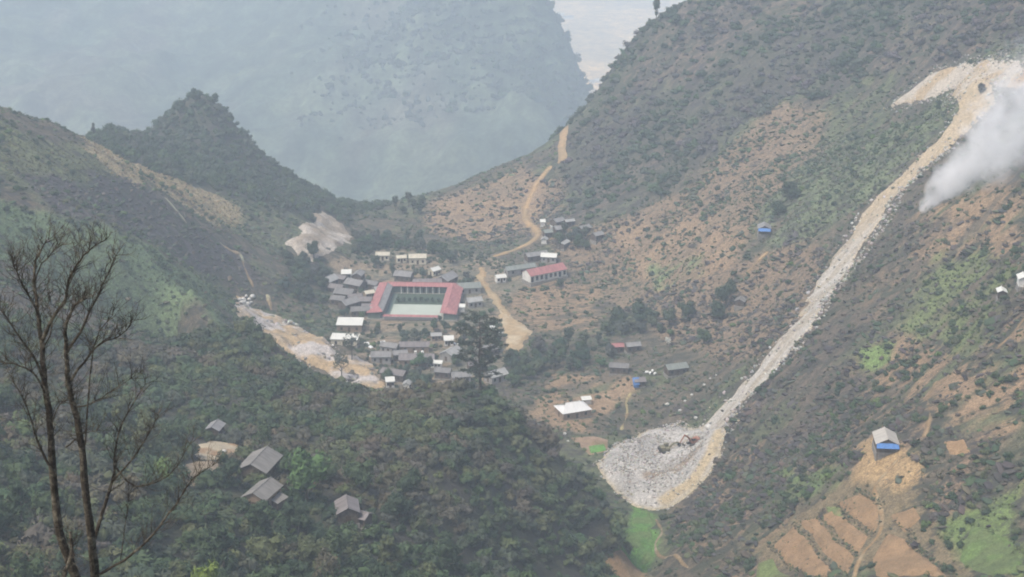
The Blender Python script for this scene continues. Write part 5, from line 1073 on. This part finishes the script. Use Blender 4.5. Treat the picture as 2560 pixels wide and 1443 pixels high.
# ------------------------------------------------------------------ hamlet on the far plain
for i, (u, v, L, W, yw, hh) in enumerate([(1495,204,16,10,10,7),(1480,206,12,9,-10,6),(1505,216,14,10,20,6),(1420,46,30,14,5,8),(1403,38,18,12,0,7)]):
    q = ray(u, v); d = np.arange(2600, 4800, 4.0); t = d / q[1]; hit = [k for k in range(len(d)) if EYE + q[2] * t[k] < fz(q[0] * t[k], d[k]) + 3]
    k = hit[0] if hit else 0; x, y = q[0] * t[k], d[k]; z = fz(x, y) - 1
    o = empty('far_house', (x, y, z), R(yw)); tag(o, ['white gabled house in the hamlet beyond the pass', 'white gabled house in the hamlet beyond the pass', 'white gabled house in the hamlet beyond the pass', 'long white building far out on the pale plain', 'long white building far out on the pale plain'][i], 'house', 'houses beyond the pass' if i < 3 else 'houses far out on the plain')
    MB().add([(-L/2, -W/2, 0), (L/2, -W/2, 0), (L/2, W/2, 0), (-L/2, W/2, 0), (-L/2, -W/2, hh), (L/2, -W/2, hh), (L/2, W/2, hh), (-L/2, W/2, hh), (-L/2, 0, hh + 3), (L/2, 0, hh + 3)], [(0, 3, 2, 1), (0, 1, 5, 4), (2, 3, 7, 6), (1, 2, 6, 9, 5), (3, 0, 4, 8, 7)]).build('wall', WALLS['white'], o)
    MB().slab([(-L/2 - .5, -W/2 - .5, hh - .2), (L/2 + .5, -W/2 - .5, hh - .2), (L/2 + .5, 0, hh + 3.2), (-L/2 - .5, 0, hh + 3.2)], -.3).slab([(L/2 + .5, W/2 + .5, hh - .2), (-L/2 - .5, W/2 + .5, hh - .2), (-L/2 - .5, 0, hh + 3.2), (L/2 + .5, 0, hh + 3.2)], -.3).build('roof', ROOFS['white' if i % 2 == 0 else 'pale'], o)
# bunds of scrub between the terrace strips
BL = [[(1985,1306),(2110,1440)],[(2046,1290),(2142,1392)],[(2084,1266),(2180,1340)],[(1924,1364),(2012,1443)],[(2272,1350),(2384,1443)],[(1958,1338),(2062,1443)],[(2020,1298),(2128,1418)],[(2240,1300),(2330,1400)],[(2108,1252),(2196,1310)],[(2135,1232),(2205,1268)]]
pts = []
for ln in BL:
    w = smooth_line(world_poly(ln), 40); pts.append(w + rng.normal(0, .35, w.shape)); pts.append(w + rng.normal(0, .5, w.shape))
pts = np.concatenate(pts); P = np.stack([pts[:, 0], pts[:, 1], hz(pts[:, 0], pts[:, 1]) + .15], 1)
scatter('bund_scrub', CLUMPS, P, rng.uniform(.22, .6, len(P)), palette(len(P), [(.10, .09, .06), OL, DG], [2, 1.5, 1]), 'dry scrub lining the banks between the terraced fields', 'scrub', .7)
# tree line on the shoulder of the far mountain
x = rng.uniform(-320, 150, 5600); y = rng.uniform(1800, 2180, 5600); z = np.array([fz(a, b) for a, b in zip(x, y)]); P = np.stack([x, y, z], 1); P = P[(z > EYE - 470) & (rng.random(len(x)) < sst(-330, 40, x + (fbm(x, y, 60, 2, 181) - .5) * 160))]
scatter('far_tree_line', BUSHES, P, 2.5 + 5 * rng.random(len(P)) ** 2.5, palette(len(P), [GY_, MG], [2, 1]), 'faint trees along the shoulder of the hazy far mountain', 'woods', 1.1)

HAZE = 4.4e-4

# ------------------------------------------------------------------ the hazy air
hb = MB().box(-1750, 1750, -55, 5550, EYE - 760, EYE + 30)
hm = bpy.data.materials.new('haze_air'); hm.use_nodes = True; nt = hm.node_tree; nt.nodes.clear()
pv = node(nt, 'ShaderNodeVolumePrincipled'); pv.inputs['Color'].default_value = (0.775, 0.897, 1.0, 1); pv.inputs['Density'].default_value = HAZE; pv.inputs['Anisotropy'].default_value = 0.0
ho = node(nt, 'ShaderNodeOutputMaterial'); nt.links.new(pv.outputs[0], ho.inputs['Volume'])
tag(hb.build('haze', hm), 'pale blue haze filling the whole valley', 'haze', kind='stuff')
